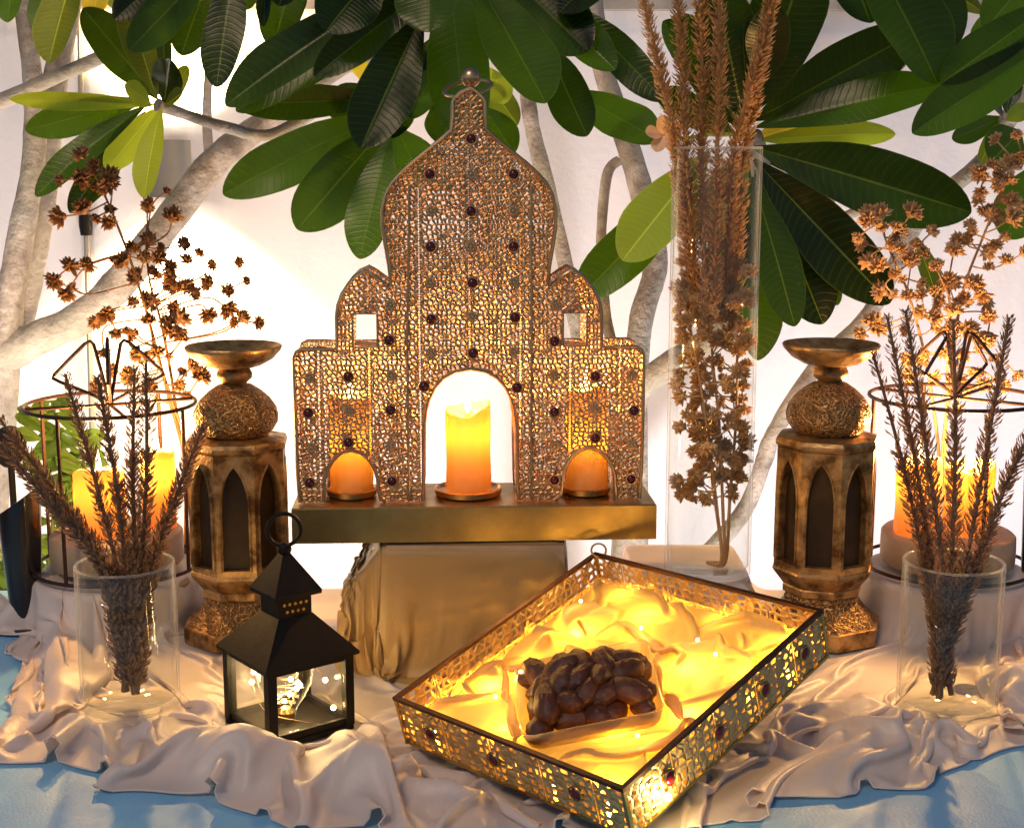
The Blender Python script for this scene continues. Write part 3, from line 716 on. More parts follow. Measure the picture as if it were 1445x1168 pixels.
def draped_box():
    """box under the castle with a gold-beige cloth thrown over it"""
    t = thing('draped_box', ((BOX_X0 + BOX_X1) / 2, 1.565, T), 'box draped in gold beige cloth under the brass castle lantern', 'box')
    MB().box(((BOX_X0 + BOX_X1) / 2, (BOX_Y0 + BOX_Y1) / 2, T + BOX_H / 2 + .002), (BOX_X1 - BOX_X0 - .008, BOX_Y1 - BOX_Y0 - .008, BOX_H - .006)).build('box', 'wood', t)
    nx, ny = 96, 64
    cx = (BOX_X0 + BOX_X1) / 2
    xs = np.linspace(cx - .31, cx + .20, nx); ys = np.linspace(BOX_Y0 - .162, BOX_Y1 + .12, ny)
    X, Y = np.meshgrid(xs, ys)
    P = np.stack([X, Y, T + BOX_H + .0006 + .004 * np.abs(fbm(X, Y, 20, 2.2)) * ~((X > BOX_X0) & (X < BOX_X1) & (Y > BOX_Y0) & (Y < BOX_Y1))], -1)
    ru = np.full((ny, nx - 1), xs[1] - xs[0]); rv = np.full((ny - 1, nx), ys[1] - ys[0])
    def collide(P):
        x, y, z = P[..., 0], P[..., 1], P[..., 2]
        np.maximum(z, T + .008, out=z)
        ins = (x > BOX_X0) & (x < BOX_X1) & (y > BOX_Y0) & (y < BOX_Y1) & (z < T + BOX_H)
        dz = T + BOX_H - z; D = np.stack([dz, x - BOX_X0, BOX_X1 - x, y - BOX_Y0, BOX_Y1 - y], 0)
        k = D.argmin(0)
        a = ins & (k == 0); z[a] = T + BOX_H
        a = ins & (k == 1); x[a] = BOX_X0
        a = ins & (k == 2); x[a] = BOX_X1
        a = ins & (k == 3); y[a] = BOX_Y0
        a = ins & (k == 4); y[a] = BOX_Y1
        rm = (x > BOX_X0 - .125) & (x <= BOX_X0) & (y > BOX_Y0 + .004) & (y < BOX_Y1)
        zr = T + BOX_H * (1 - (BOX_X0 - x) / .125); z[rm] = np.maximum(z, zr)[rm]
        top = (x > BOX_X0 - .004) & (x < BOX_X1 + .004) & (y > BOX_Y0 - .004) & (y < BOX_Y1 + .004)
        z[top] = np.minimum(z[top], T + BOX_H + .0008)
        # clear of pillar, lantern and tray
        dx, dy = x - PIL_L.x, y - PIL_L.y; rr = np.sqrt(dx * dx + dy * dy) + 1e-9; a = rr < .072
        x[a] = (PIL_L.x + dx / rr * .072)[a]; y[a] = (PIL_L.y + dy / rr * .072)[a]
        q = P - np.array(TO); ly = q @ np.array(TYv); a = (ly < TB + .006) & (q @ np.array(TX) > -.01)
        P[a] += ((TB + .006 - ly)[..., None] * np.array(TYv))[a]
    P = relax_cloth(P, ru, rv, collide, 150, 6, .0012, .05, .96, (X > BOX_X0 + .004) & (X < BOX_X1 - .004) & (Y > BOX_Y0 + .004) & (Y < BOX_Y1 - .004))
    cloth_object('cover', P, 'gold_cloth', t)
draped_box()

# ================================================================== CASTLE LANTERN
CY = 1.537                       # depth of the front panel
CROT = R(3.0); CPIV = Vector((at(662, 600, CY).x, CY + .04, 0))
CM = Matrix.Rotation(CROT, 3, 'Z')
def crot(p): return CM @ (Vector(p) - CPIV) + CPIV
def castle():
    CX = at(661, 600, CY).x
    base_top = T + BOX_H + .0025 + .0395
    root = thing('castle_lantern', (CX, CY + .04, T + BOX_H + .002), 'copper castle-shaped lantern of pierced metal on a brass plinth', 'lantern')
    DEP = .072
    zb = base_top + .0015
    def xz(dx, py):
        p = at(661 + dx, py, CY); return (p.x - CX, max(p.z, zb))
    half = [(0, 124), (9, 130), (17, 138), (20, 144), (20, 165), (22, 183), (38, 197), (60, 215), (80, 231), (94, 244), (107, 258), (116, 275), (121, 298), (120.5, 320), (117, 345), (112, 375), (109, 404),
            (120, 398), (134, 388), (144, 382), (157, 388), (168, 399), (178, 414), (184, 430), (186, 445), (186, 491), (212, 491), (236, 491), (243, 495), (246, 503), (245, 580), (243, 660), (240, 712),
            (207, 712), (206, 690), (205, 674), (201, 660), (193, 647), (182, 637), (168, 633), (154, 637), (143, 647), (135, 660), (131, 674), (130, 690), (127, 702), (120, 708), (100, 711),
            (68, 712), (67, 690), (66, 640), (65, 600), (63, 580), (58, 562), (50, 546), (38, 533), (22, 524), (0, 520)]
    H = [xz(a, b) for a, b in half]
    out = H + [(-x, z) for x, z in H[-2:0:-1]]
    def rectloop(s):
        a = xz(s * 131, 442); b = xz(s * 165, 489)
        x0, x1 = min(a[0], b[0]), max(a[0], b[0])
        return [(x0, b[1]), (x1, b[1]), (x1, a[1]), (x0, a[1])]
    wins = [rectloop(-1), rectloop(1)]
    polys = [[Vector((x, z, 0)) for x, z in out]] + [[Vector((x, z, 0)) for x, z in w_] for w_ in wins]
    flat = [p for pl in polys for p in pl]; tris = tessellate_polygon(polys)
    zoff = base_top
    for nm, y in (('front_panel', 0), ('back_panel', DEP)):
        m = MB(); m.add([crot((CX + p.x, CY + y, p.y)) for p in flat], tris, [(p.x, p.y - zoff + (.0031 if y else 0)) for p in flat])
        m.build(nm, 'castle', root, smooth=False)
    m = MB(); n = len(out)          # side band round the outline
    acc = 0; vs = []; uvs = []
    for i in range(n + 1):
        x, z = out[i % n]; x0, z0 = out[i - 1]
        if i: acc += math.hypot(x - x0, z - z0)
        for k in (0, 1): vs.append(crot((CX + x, CY + k * DEP, z))); uvs.append((acc, k * DEP))
    keep = [i for i in range(n) if not (out[i][1] <= zb + 1e-5 and out[(i + 1) % n][1] <= zb + 1e-5)]
    m.add(vs, [(2 * i, 2 * i + 1, 2 * i + 3, 2 * i + 2) for i in keep], uvs); m.build('side_band', 'castle', root, smooth=False)
    for w_ in wins:                 # window reveals
        m = MB(); vs = [crot((CX + x, CY + k * DEP, z)) for x, z in w_ for k in (0, 1)]
        uv_ = [(x * 1.0 + k * DEP, z) for x, z in w_ for k in (0, 1)]
        m.add(vs, [(2 * i, 2 * i + 1, (2 * i + 3) % 8, (2 * i + 2) % 8) for i in range(4)], uv_); m.build('window_reveal', 'castle', root, smooth=False)
        m = MB(); m.tube([crot((CX + x, CY - .001, z)) for x, z in w_ + [w_[0]]], .0016, 6); m.build('window_frame', 'brass_trim', root)
    for y in (-.0005, DEP + .0005):
        pts = [p for p in out]
        seg = []; runs = []
        for i in range(n + 1):
            p = pts[i % n]
            seg.append(p)
            if p[1] <= zb + 1e-5:
                if len(seg) > 2: runs.append(seg)
                seg = [p]
        first = seg
        if runs and len(first) > 1: runs[0] = first[:-1] + runs[0]
        for sg in runs:
            m = MB(); m.tube([crot((CX + x, CY + y, z)) for x, z in sg], .0021, 7); m.build('edge_bead', 'brass_trim', root)
    for s in (-1, 1):              # vertical ribs between the tower and the wings
        a, b = xz(s * 86, 262), xz(s * 86, 520 if False else 706)
        m = MB(); m.tube([crot((CX + a[0], CY - .0008, a[1])), crot((CX + b[0], CY - .0008, (a[1] + b[1]) / 2)), crot((CX + b[0], CY - .0008, b[1]))], .0016, 6); m.build('rib', 'brass_trim', root)
    gems = [(662, 196), (604, 246), (722, 246), (662, 298), (605, 348), (722, 348), (664, 399), (606, 450), (724, 448), (547, 479), (780, 482), (665, 498), (490, 530), (838, 532), (596, 544), (727, 547),
            (434, 580), (549, 577), (780, 582), (893, 581), (490, 622), (838, 619), (436, 678), (551, 677), (780, 678), (889, 678)]
    g = MB(); g.lathe((0, 0, 0), [(.0050, 0), (.0048, .0014), (.0038, .0030), (.0021, .0039), (.0004, .0042)], 14); gd = g.data('gem', 'gem')
    g = MB(); g.ring((0, 0, .0008),   .0056, .0010, 18, 6); gs = g.data('gem_setting', 'brass_trim')
    qf = (CM @ Vector((0, -1, 0))).to_track_quat('Z', 'Y')
    for px, py in gems:
        p = crot(at(px, py, CY)) + CM @ Vector((0, -.0012, 0))
        o = inst('gem', gd, root, p, qf); s = bpy.data.objects.new('setting', gs); COL.objects.link(s); s.parent = o
    ros = [(605, 399), (723, 399), (664, 447), (606, 498), (723, 497), (550, 529), (780, 531), (491, 578), (838, 580), (549, 430), (782, 430), (436, 531), (890, 531), (549, 627), (780, 630), (438, 629), (890, 629),
           (662, 348), (606, 298), (722, 298), (662, 246)]
    g = MB()
    for k in range(8):
        a = k * math.pi / 4; g.ball((.0048 * math.cos(a), .0048 * math.sin(a), .0004), .0021, 8, 4, (1.2, .8, .7), Matrix.Rotation(a, 3, 'Z'))
    g.lathe((0, 0, 0), [(.0078, -.0002), (.0078, .0004), (.0062, .0007), (.003, .0005), (.0024, .002), (.0005, .0026)], 16); rd = g.data('rosette', 'brass_trim')
    for px, py in ros: inst('rosette', rd, root, crot(at(px, py, CY)) + CM @ Vector((0, -.0008, 0)), qf, .8)
    # finial: ball with a carrying ring
    p = crot(at(660, 107, CY)); p.y += DEP / 2
    MB().ball(p, .0108, 20, 12).build('finial_ball', 'brass_trim', root)
    q = crot(at(661, 122, CY)); q.y += DEP / 2
    MB().tube([q + Vector((0, 0, -.006)), p], .004, 10).build('finial_neck', 'brass_trim', root)
    MB().ring(crot(at(656, 122, CY)) + Vector((0, DEP / 2, 0)), .0262, .0019, 40, 8, Matrix.Rotation(R(20), 3, 'X') @ Matrix.Rotation(R(-9), 3, 'Y')).build('carrying_ring', 'brass_trim', root)
    # brass plinth
    x0, x1 = at(408, 745, CY - .03).x, at(925, 745, CY - .03).x
    hz0 = T + BOX_H + .0025
    m = MB(); c = (x0 + x1) / 2; wd = x1 - x0; dp = .118
    prof = [(wd / 2, dp / 2)]
    vs = []
    for z, ins in ((hz0, 0), (base_top - .0015, 0), (base_top, .0015)):
        for sx, sy in ((-1, -1), (1, -1), (1, 1), (-1, 1)): vs.append(CM @ Vector((sx * (wd / 2 - ins), sy * (dp / 2 - ins), 0)) + Vector((c, CY + .036, z)))
    m.add(vs, [(j * 4 + i, j * 4 + (i + 1) % 4, (j + 1) * 4 + (i + 1) % 4, (j + 1) * 4 + i) for j in range(2) for i in range(4)] + [(3, 2, 1, 0), (8, 9, 10, 11)])
    m.build('plinth', 'brass', root, smooth=False)
    cs = []
    for px, r in ((659, .0375), (492, .0275), (829, .0275)):
        p = crot(Vector((at(px, 700, CY).x, CY + .036, base_top)))
        MB().lathe(p, [(r - .002, .0005), (r, .002), (r + .001, .008), (r - .001, .009), (r - .003, .006), (.001, .0035)], 36, cap=False).build('candle_dish', 'brass_trim', root)
        cs.append(p)
    return cs, base_top

# ------------------------------------------------------------------ candles
def candle(p, r, h, label, power, seed=0, rim=.12, group=None, fl=2.2, lz=.72):
    rnd = random.Random(seed); t = thing('led_candle', p, label, 'candle', group)
    ph = rnd.uniform(0, 6)
    def top(a): return rim * r * (math.sin(a + ph) + .45 * math.sin(2 * a + ph * 2) + .2 * math.sin(5 * a))
    def fn(q, a):
        k = max(0, (q.z / h - .75) / .25)
        rr = 1 + .025 * math.sin(3 * a + ph) * (1 - q.z / h * .4) + .018 * math.sin(11 * a + ph + q.z * 40)
        return Vector((q.x * rr, q.y * rr, q.z + top(a) * k))
    m = MB(); prof = [(r * .985, .0005)] + [(r * (1 + .02 * math.sin(z * 9 + ph)), h * z) for z in (.03, .15, .3, .45, .6, .75, .88, .96)] + [(r * .97, h * .99), (r * .90, h), (r * .82, h * .985), (r * .70, h * .94), (r * .4, h * .915), (r * .08, h * .91)]
    m.lathe(p, prof, 40, cap=False, fn=fn); m.build('wax', 'wax', t, angle=75)
    P = Vector(p); f = MB()
    f.lathe(P + Vector((0, 0, h * .93)), [(.0006, 0), (.0030, .005), (.0036, .010), (.0028, .017), (.0013, .025), (.0003, .031)], 12); f.build('flame', 'flame', t)
    lamp('candle_light', t, P + Vector((0, 0, h * lz)), power, (1, .56, .20), r * .25)
    lamp('flame_light', t, P + Vector((0, 0, h * .93 + .037)), power * fl, (1, .54, .17), .004)
    return t
cs, BT = castle()
candle(cs[0] + Vector((0, 0, .0045)), .0252, .096, 'wax-look LED candle glowing in the central arch of the castle', .12, 1, .22, 'LED candles in the castle', 9)
candle(cs[1] + Vector((0, 0, .0045)), .0240, .112, 'LED candle behind the left small arch of the castle', .15, 2, .1, 'LED candles in the castle', 6, .5)
candle(cs[2] + Vector((0, 0, .0045)), .0240, .118, 'LED candle behind the right small arch of the castle', .20, 3, .1, 'LED candles in the castle', 6, .5)

# ================================================================== GILDED PILLAR CANDLE HOLDERS
def pillar(C, axis_px, label, phase, dy):
    Y = C.y; s = scl(Y, T + .2)
    root = thing('candle_pillar', (C.x, Y, T + TTOP + .001), label, 'candle holder', 'gilded candle pillars')
    Z = lambda py: at(axis_px, py + dy, Y).z
    zb = T + TTOP + .001
    def lat(name, prof, mat, n=40, ph=0, angle=35):
        m = MB(); m.lathe((C.x, Y, 0), [(max(r * s, .0004), max(z, zb)) for r, z in prof], n, ph, cap=False); return m.build(name, mat, root, angle=angle)
    lat('dish', [(0, Z(506)), (30, Z(503)), (52, Z(495)), (62, Z(488.5)), (65.5, Z(487)), (67, Z(489)), (65, Z(494)), (54, Z(506)), (38, Z(515)), (22, Z(519)), (0, Z(519.5))], 'antique', 48, angle=60)
    lat('neck', [(18, Z(517)), (22, Z(521)), (25, Z(527)), (24, Z(533)), (17, Z(539)), (15, Z(542))], 'antique', angle=60)
    d = lat('dome', [(14, Z(540)), (24, Z(543)), (36, Z(551)), (48, Z(562)), (56, Z(574)), (59, Z(585)), (58, Z(595)), (52, Z(605)), (44, Z(612)), (40, Z(615))], 'embossed', 64, angle=70)
    for k in range(6):      # raised leaf scrolls on the dome
        a = phase + k * math.pi / 3; pts = []
        for i in range(13):
            q = 2 * math.pi * i / 12; aa = a + .30 * math.sin(q) ; py = 586 + 15 * math.cos(q)
            rr = (57.5 - (py - 586) ** 2 * .018) * s + .0006
            pts.append((C.x + rr * math.cos(aa), Y + rr * math.sin(aa), Z(py)))
        m = MB(); m.tube(pts, .0011, 6); m.build('scroll', 'antique', root)
    a8 = phase + math.pi / 8
    lat('cornice', [(30, Z(613)), (60, Z(614)), (72, Z(617)), (74, Z(622)), (74, Z(626)), (70, Z(631)), (66, Z(633))], 'antique', 8, a8, 20)
    z0, z1 = Z(797), Z(631); Ro = 71 * s; ap = Ro * math.cos(math.pi / 8); fw = 2 * Ro * math.sin(math.pi / 8)
    H = z1 - z0
    half = [(.33, .055), (.33, .30), (.33, .52), (.325, .60), (.30, .68), (.255, .75), (.19, .81), (.10, .865), (0, .905)]
    def arch(k=1.0): return [(x * fw * k, z * H if z > .1 else z * H) for x, z in half] + [(-x * fw * k, z * H) for x, z in half[-2::-1]]
    outer = [(.5, 0), (.5, .28), (.5, .5), (.5, .62), (.5, .75), (.5, .88), (.5, 1.0), (.25, 1.0), (0, 1.0)]
    outer = [(x * fw, z * H) for x, z in outer] + [(-x * fw, z * H) for x, z in outer[-2::-1]]
    for f in range(8):
        a = phase + f * math.pi / 4; nrm = Vector((math.cos(a), math.sin(a), 0)); tan = Vector((-math.sin(a), math.cos(a), 0))
        W = lambda x, z, dpt=0: Vector((C.x, Y, z0)) + nrm * (ap - dpt) + tan * x + Vector((0, 0, z))
        A = arch(); n = len(A)
        m = MB(); vs = [W(x, z) for x, z in outer] + [W(x, z) for x, z in A] + [W(x, z, .009) for x, z in A]
        fs = [(i, i + 1, n + i + 1, n + i) for i in range(n - 1)] + [(n + i, n + i + 1, 2 * n + i + 1, 2 * n + i) for i in range(n - 1)] + [(n - 1, 0, n, 2 * n - 1), (2 * n - 1, n, 2 * n, 3 * n - 1)]
        m.add(vs, fs); pn = m.build('arch_panel', 'antique', root, angle=30)
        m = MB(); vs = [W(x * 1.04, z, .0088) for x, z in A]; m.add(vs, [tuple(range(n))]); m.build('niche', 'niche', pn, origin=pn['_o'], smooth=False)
        m = MB(); m.tube([W(x * 1.14, z * 1.012 if z > .1 * H else z, -.0004) for x, z in A], .0013, 6); m.build('arch_moulding', 'antique', pn, origin=pn['_o'])
    lat('lower_cornice', [(66, Z(796)), (72, Z(797)), (73, Z(801)), (70, Z(806)), (60, Z(818)), (56, Z(823)), (57, Z(825)), (57, Z(833)), (52, Z(836))], 'antique', 8, a8, 20)
    lat('foot', [(52, Z(834)), (55, Z(840)), (54, Z(844)), (60, Z(853)), (69, Z(863)), (79, Z(871)), (81, Z(873))], 'embossed', 8, a8, 20)
    lat('plinth', [(0, Z(872)), (84, Z(872.5)), (86, Z(874)), (86, Z(884)), (85, zb), (0, zb)], 'antique', 8, a8, 20)
pillar(PIL_L, 332, 'gilded octagonal candle pillar left of the castle, behind the black lantern', -math.pi / 2 + R(6), 0)
pillar(PIL_R, 1170, 'gilded octagonal candle pillar right of the tall glass vase', -math.pi / 2 - R(18), -3)

# ================================================================== WIRE LANTERNS
def wire_lantern(C, axis_px, ring_py, label, seed, phase):
    Y = C.y; zb = T + RISE + TTOP + .002
    root = thing('wire_lantern', (C.x, Y, zb), label, 'lantern', 'round wire lanterns')
    zr = at(axis_px, ring_py, Y).z; r = .1035; tr = .0024
    c = Vector((C.x, Y, 0))
    MB().ring((C.x, Y, zr), r, tr, 56, 8).build('top_ring', 'wire', root)
    MB().ring((C.x, Y, zb + tr), r, tr, 56, 8).build('bottom_ring', 'wire', root)
    for k in range(4):
        a = phase + k * math.pi / 2; p = Vector((C.x + r * math.cos(a), Y + r * math.sin(a), 0))
        MB().tube([p + Vector((0, 0, zb + tr)), p + Vector((0, 0, (zb + zr) / 2)), p + Vector((0, 0, zr))], tr, 8).build('rod', 'wire', root)
    for k in range(2):
        a = phase + math.pi / 4 + k * math.pi / 2; d = Vector((math.cos(a), math.sin(a), 0)) * r
        MB().tube([c - d + Vector((0, 0, zr)), c + Vector((0, 0, zr - .001)), c + d + Vector((0, 0, zr))], tr * .9, 8).build('cross_bar', 'wire', root)
    for k in range(4):              # four petal loops of the bow
        a = phase + R(35) + k * math.pi / 2; d = Vector((math.cos(a), math.sin(a), 0))
        q = [(0, 0), (.028, .014), (.058, .028), (.066, .033), (.064, .037), (.046, .055), (.026, .074), (.020, .077), (.016, .073), (.008, .036), (.001, .001)]
        MB().tube([c + d * x + Vector((0, 0, zr + .002 + z)) for x, z in q], tr * .9, 8).build('petal_loop', 'wire', root)
    m = MB(); R0 = .0815; h = .040; z = zb + .004
    m.lathe((C.x, Y, z), [(.001, .0002), (R0 - .002, .0002), (R0, .003), (R0 + .0005, h * .5), (R0, h - .003), (R0 - .003, h), (.001, h)], 56, cap=False); m.build('wooden_base', 'wood', root, angle=50)
    return Vector((C.x, Y, z + h))
a = wire_lantern(WL_L, 166, 570, 'round bronze wire lantern left of the pillar, with a bow on top', 5, R(250))
candle(a + Vector((-.012, -.022, .0003)), .0310, .083, 'wide LED candle nearer the front of the left wire lantern', .15, 11, .16, 'LED candles in the wire lanterns', 18)
candle(a + Vector((.050, .020, .0003)), .0215, .098, 'slimmer LED candle at the right inside the left wire lantern', .15, 12, .12, 'LED candles in the wire lanterns', 18)
a = wire_lantern(WL_R, 1336, 560, 'round bronze wire lantern at the right edge, with a bow on top', 6, R(275))
candle(a + Vector((-.044, -.012, .0003)), .0270, .094, 'LED candle nearer the pillar inside the right wire lantern', .15, 13, .10, 'LED candles in the wire lanterns', 18)
candle(a + Vector((.022, -.006, .0003)), .0300, .086, 'wide LED candle at the centre of the right wire lantern', .15, 14, .15, 'LED candles in the wire lanterns', 18)

# ================================================================== GLASS VASES
def vase(C, zb, r, h, label, cat='vase'):
    root = thing('glass_vase', (C.x, C.y, zb), label, cat, 'clear glass cylinder vases')
    m = MB(); th = .0028
    m.lathe((C.x, C.y, zb), [(.0006, .0004), (r - .003, .0004), (r, .003), (r, h * .5), (r, h - .001), (r - .0006, h), (r - th + .0006, h), (r - th, h - .001), (r - th, h * .5), (r - th, .012), (r - th - .003, .009), (.0006, .008)], 56, cap=False)
    m.build('cylinder', 'glass', root, angle=45)
    MB().ring((C.x, C.y, zb + h), r - th / 2, .0014, 56, 8).build('rim', 'glass_rim', root)
    return root
ZT = T + TTOP + .001
VLT = at(181, 795, VS_L.y).z; VRT = at(1340, 792, VS_R.y).z; TLT = at(1005, 209, TALL.y).z
vase(VS_L, ZT, .0515, VLT - ZT, 'short clear glass vase of dark dried stalks at the left')
vase(VS_R, ZT, .0515, VRT - ZT, 'short clear glass vase of dark dried stalks at the right')
ZR = T + RISE + TTOP + .001
vase(TALL, ZR, .0530, TLT - ZR, 'tall clear glass cylinder vase holding golden dried stems')

# ------------------------------------------------------------------ dried stalks
def stalk(name, pts, label, mat, group, seed, n_leaf, ln, r0, start=0.0, spread=.55, taper=.5):
    rnd = random.Random(seed); P = smooth_path(pts, 12); k = len(P)
    root = thing(name, P[0], label, 'dried stalk', group)
    MB().tube(P, [r0 * (1 - .55 * i / k) for i in range(k)], 7).build('stem', mat, root, angle=70)
    m = MB()
    for i in range(n_leaf):
        t = start + (1 - start) * (i + rnd.random()) / n_leaf; f = t * (k - 1); j = min(int(f), k - 2)
        p = P[j].lerp(P[j + 1], f - j); d = (P[j + 1] - P[j]).normalized()
        a = i * 2.39996 + rnd.uniform(-.5, .5)
        if noise.noise(Vector((t * 9, seed * 1.3, 0))) > .34 and rnd.random() < .7: continue
        e = d.cross(Vector((.3, .9, .2))).normalized(); b = d.cross(e); o = e * math.cos(a) + b * math.sin(a)
        L = ln * (1 - taper * max(0, (t - .7) / .3) ** 1.5) * rnd.uniform(.5, 1.3)
        v = (d * rnd.uniform(.75, 1.0) + o * spread * rnd.uniform(.8, 1.3)).normalized() * L; w_ = v.cross(o).normalized() * L * .15
        p0 = p + o * r0 * .5; mid = p0 + v * .55 + o * L * .06
        m.add([p0, mid + w_, p0 + v, mid - w_, mid + o * L * .12], [(0, 1, 4), (1, 2, 4), (2, 3, 4), (3, 0, 4)])
    o = m.build('spiky_leaves', mat, root, smooth=False); o['kind'] = 'stuff'
    return root
ORD = ['leftmost', 'second from left', 'third from left', 'fourth from left', 'fifth from left', 'sixth from left', 'seventh from left', 'eighth from left']
def bunch(C, axis_px, tips, foot_py, rim_py, where, group, seed):
    rnd = random.Random(seed); n = len(tips)
    for i, (tx, ty, wx) in enumerate(tips):
        Yt = C.y + rnd.uniform(-.035, .03)
        foot = Vector((C.x + (tx - axis_px) * -.00002 + rnd.uniform(-.010, .010), C.y + rnd.uniform(-.010, .010), ZT + .012))
        rim = at(wx, rim_py, C.y + rnd.uniform(-.028, .028))
        tip = at(tx, ty, Yt); mid = rim.lerp(tip, .5) + Vector((rnd.uniform(-.004, .004), 0, .003))
        stalk('dried_stalk', [foot, foot.lerp(rim, .5) + Vector((0, 0, .003)), rim, mid, tip], 'dark spiky dried stalk in the %s short vase, %s by its tip' % (where, ORD[i]), 'dark_stalk', group, seed * 31 + i, 900, .0130, .0032, .04, .70)
bunch(VS_L, 181, [(0, 592, 150), (2, 628, 146), (92, 528, 165), (138, 532, 178), (190, 520, 190), (206, 512, 200), (288, 598, 214)], 1000, 800, 'left', 'dark stalks in the left vase', 3)
bunch(VS_R, 1340, [(1232, 500, 1306), (1252, 448, 1316), (1278, 438, 1330), (1345, 452, 1342), (1424, 448, 1362), (1470, 575, 1376)], 1010, 800, 'right', 'dark stalks in the right vase', 5)
tall_tips = [(900, -30, 954), (952, -40, 968), (985, -60, 990), (1013, -50, 1012), (1102, -50, 1036), (1090, -20, 1050)]
rnd = random.Random(17)
for i, (tx, ty, wx) in enumerate(tall_tips):
    rim = at(wx, 210, TALL.y + rnd.uniform(-.03, .03)); tip = at(tx, ty, TALL.y + rnd.uniform(-.04, .04)); foot = at(lerp(wx, 1005, .45), 430 + 25 * (i % 3), TALL.y + rnd.uniform(-.02, .02))
    stalk('dried_plume', [foot, foot.lerp(rim, .5), rim, rim.lerp(tip, .5) + Vector((.002, 0, 0)), tip], 'golden brown dried plume rising from the tall vase, %s' % ORD[i], 'gold_stalk', 'dried plumes in the tall vase', 200 + i, 1300, .0125, .0036, .0, .95, .3)

# ------------------------------------------------------------------ branches of dried burrs
def burr_data(name, mat, seed, r=.0105):
    rnd = random.Random(seed); m = MB(); m.ball((0, 0, r * .35), r * .42, 8, 6, (1, 1, 1.2))
    for i in range(40):
        z = 1 - 1.3 * (i + .5) / 40; a = i * 2.39996; q = math.sqrt(max(0, 1 - z * z))
        d = Vector((q * math.cos(a), q * math.sin(a), z + .25)).normalized(); d = (d + Vector((rnd.gauss(0, .12), rnd.gauss(0, .12), rnd.gauss(0, .12)))).normalized()
        b = Vector((0, 0, r * .3)) + d * r * .3; L = r * rnd.uniform(.65, 1.0); e = d.cross(Vector((.2, .5, .8))).normalized() * r * .13; f = d.cross(e).normalized() * r * .13
        m.add([b + e, b - e * .5 + f, b - e * .5 - f, b + d * L * .6 + e * 1.3, b + d * L * .6 - e * .6 + f * 1.2, b + d * L * .6 - e * .6 - f * 1.2, b + d * L], [(0, 1, 4, 3), (1, 2, 5, 4), (2, 0, 3, 5), (3, 4, 6), (4, 5, 6), (5, 3, 6)])
    return m.data(name, mat, smooth=False)
BSZ = 1.15
BURR = {k: [burr_data('burr', k, i) for i in range(4)] for k in ('burr', 'burr_pale', 'burr_lit')}
for k in BURR:
    for i in (7, 8): BURR[k].append(burr_data('bud', k, i, .0080))
def burr_branch(label, group, main, twigs, Y, mat, seed, extra=0, size=1.0, foot=None, r0=.0026, dY=.03, inside=None):
    """main: pixel polyline; twigs: list of (t along main, [pixel points], [head pixels])"""
    rnd = random.Random(seed)
    P = [at(x, y, Y + rnd.uniform(-.01, .01)) for x, y in main]
    if foot is not None: P = [Vector(foot)] + P
    P = smooth_path(P, 10)
    root = thing('dried_flower_branch', P[0], label, 'dried flowers', group)
    MB().tube(P, [r0 * (1 - .5 * i / len(P)) for i in range(len(P))], 7).build('stem', mat, root, angle=70)
    def keep(p):
        if inside is None: return p
        c_, r_ = inside; v = Vector((p.x - c_.x, p.y - c_.y, 0))
        return p if v.length < r_ else Vector((c_.x, c_.y, p.z)) + v * (r_ / v.length)
    P = [keep(p) for p in P]
    def head(p, d, sc=1.0):
        if inside is not None:
            v = Vector((p.x - inside[0].x, p.y - inside[0].y, 0)); d = (d - v.normalized() * max(0, d.dot(v.normalized())) * min(1, v.length / inside[1])).normalized()
        inst('flower_head', rnd.choice(BURR[mat]), root, p, d.to_track_quat('Z', 'Y'), BSZ * size * sc * rnd.uniform(.65, 1.3))
    for tw in twigs:
        pts = [keep(at(x, y, Y + rnd.uniform(-dY, dY) * .5)) for x, y in tw]
        near = min(P, key=lambda q: (q - pts[0]).length)
        Q = smooth_path([near] + pts, 5)
        MB().tube(Q, .0011, 6).build('twig', mat, root, angle=70)
        head(Q[-1], (Q[-1] - Q[-3]).normalized())
        for p in pts[:-1]:
            if rnd.random() < .8: head(p + Vector((0, -.003, 0)), Vector((rnd.gauss(0, 1), -.6, rnd.gauss(.4, 1))).normalized(), .95)
    for i in range(extra):
        t = rnd.uniform(.45, 1); p = P[int(t * (len(P) - 1))]
        d = Vector((rnd.gauss(0, 1), rnd.gauss(0, .6), rnd.gauss(.6, .6))).normalized(); q = keep(p + d * rnd.uniform(.012, .035))
        MB().tube([p, p.lerp(q, .5) + Vector((0, 0, -.002)), q], .001, 5).build('twig', mat, root)
        head(q, d)
    return root
YB = 1.865
fz = T + .012
LB = 'dried burr branches at the left'
burr_branch('dried burr branch at the left, the tallest, its head beside the trunk', LB, [(262, 660), (238, 560), (215, 470), (198, 410), (178, 350), (152, 285), (128, 235)],
            [[(118, 222)], [(140, 238), (146, 262)], [(110, 252), (88, 254)], [(122, 300), (92, 305)], [(140, 305), (150, 312)], [(158, 262), (156, 290)], [(136, 262)], [(150, 250)], [(130, 372), (96, 380), (80, 392)], [(124, 374), (98, 408)], [(160, 370), (166, 372)], [(128, 415), (104, 408)], [(190, 346), (205, 340)], [(145, 440), (135, 452)], [(160, 440), (162, 465)], [(150, 460), (146, 492)]], YB, 'burr', 1, 4, 1.0, (at(262, 700, YB).x, YB - .02, fz))
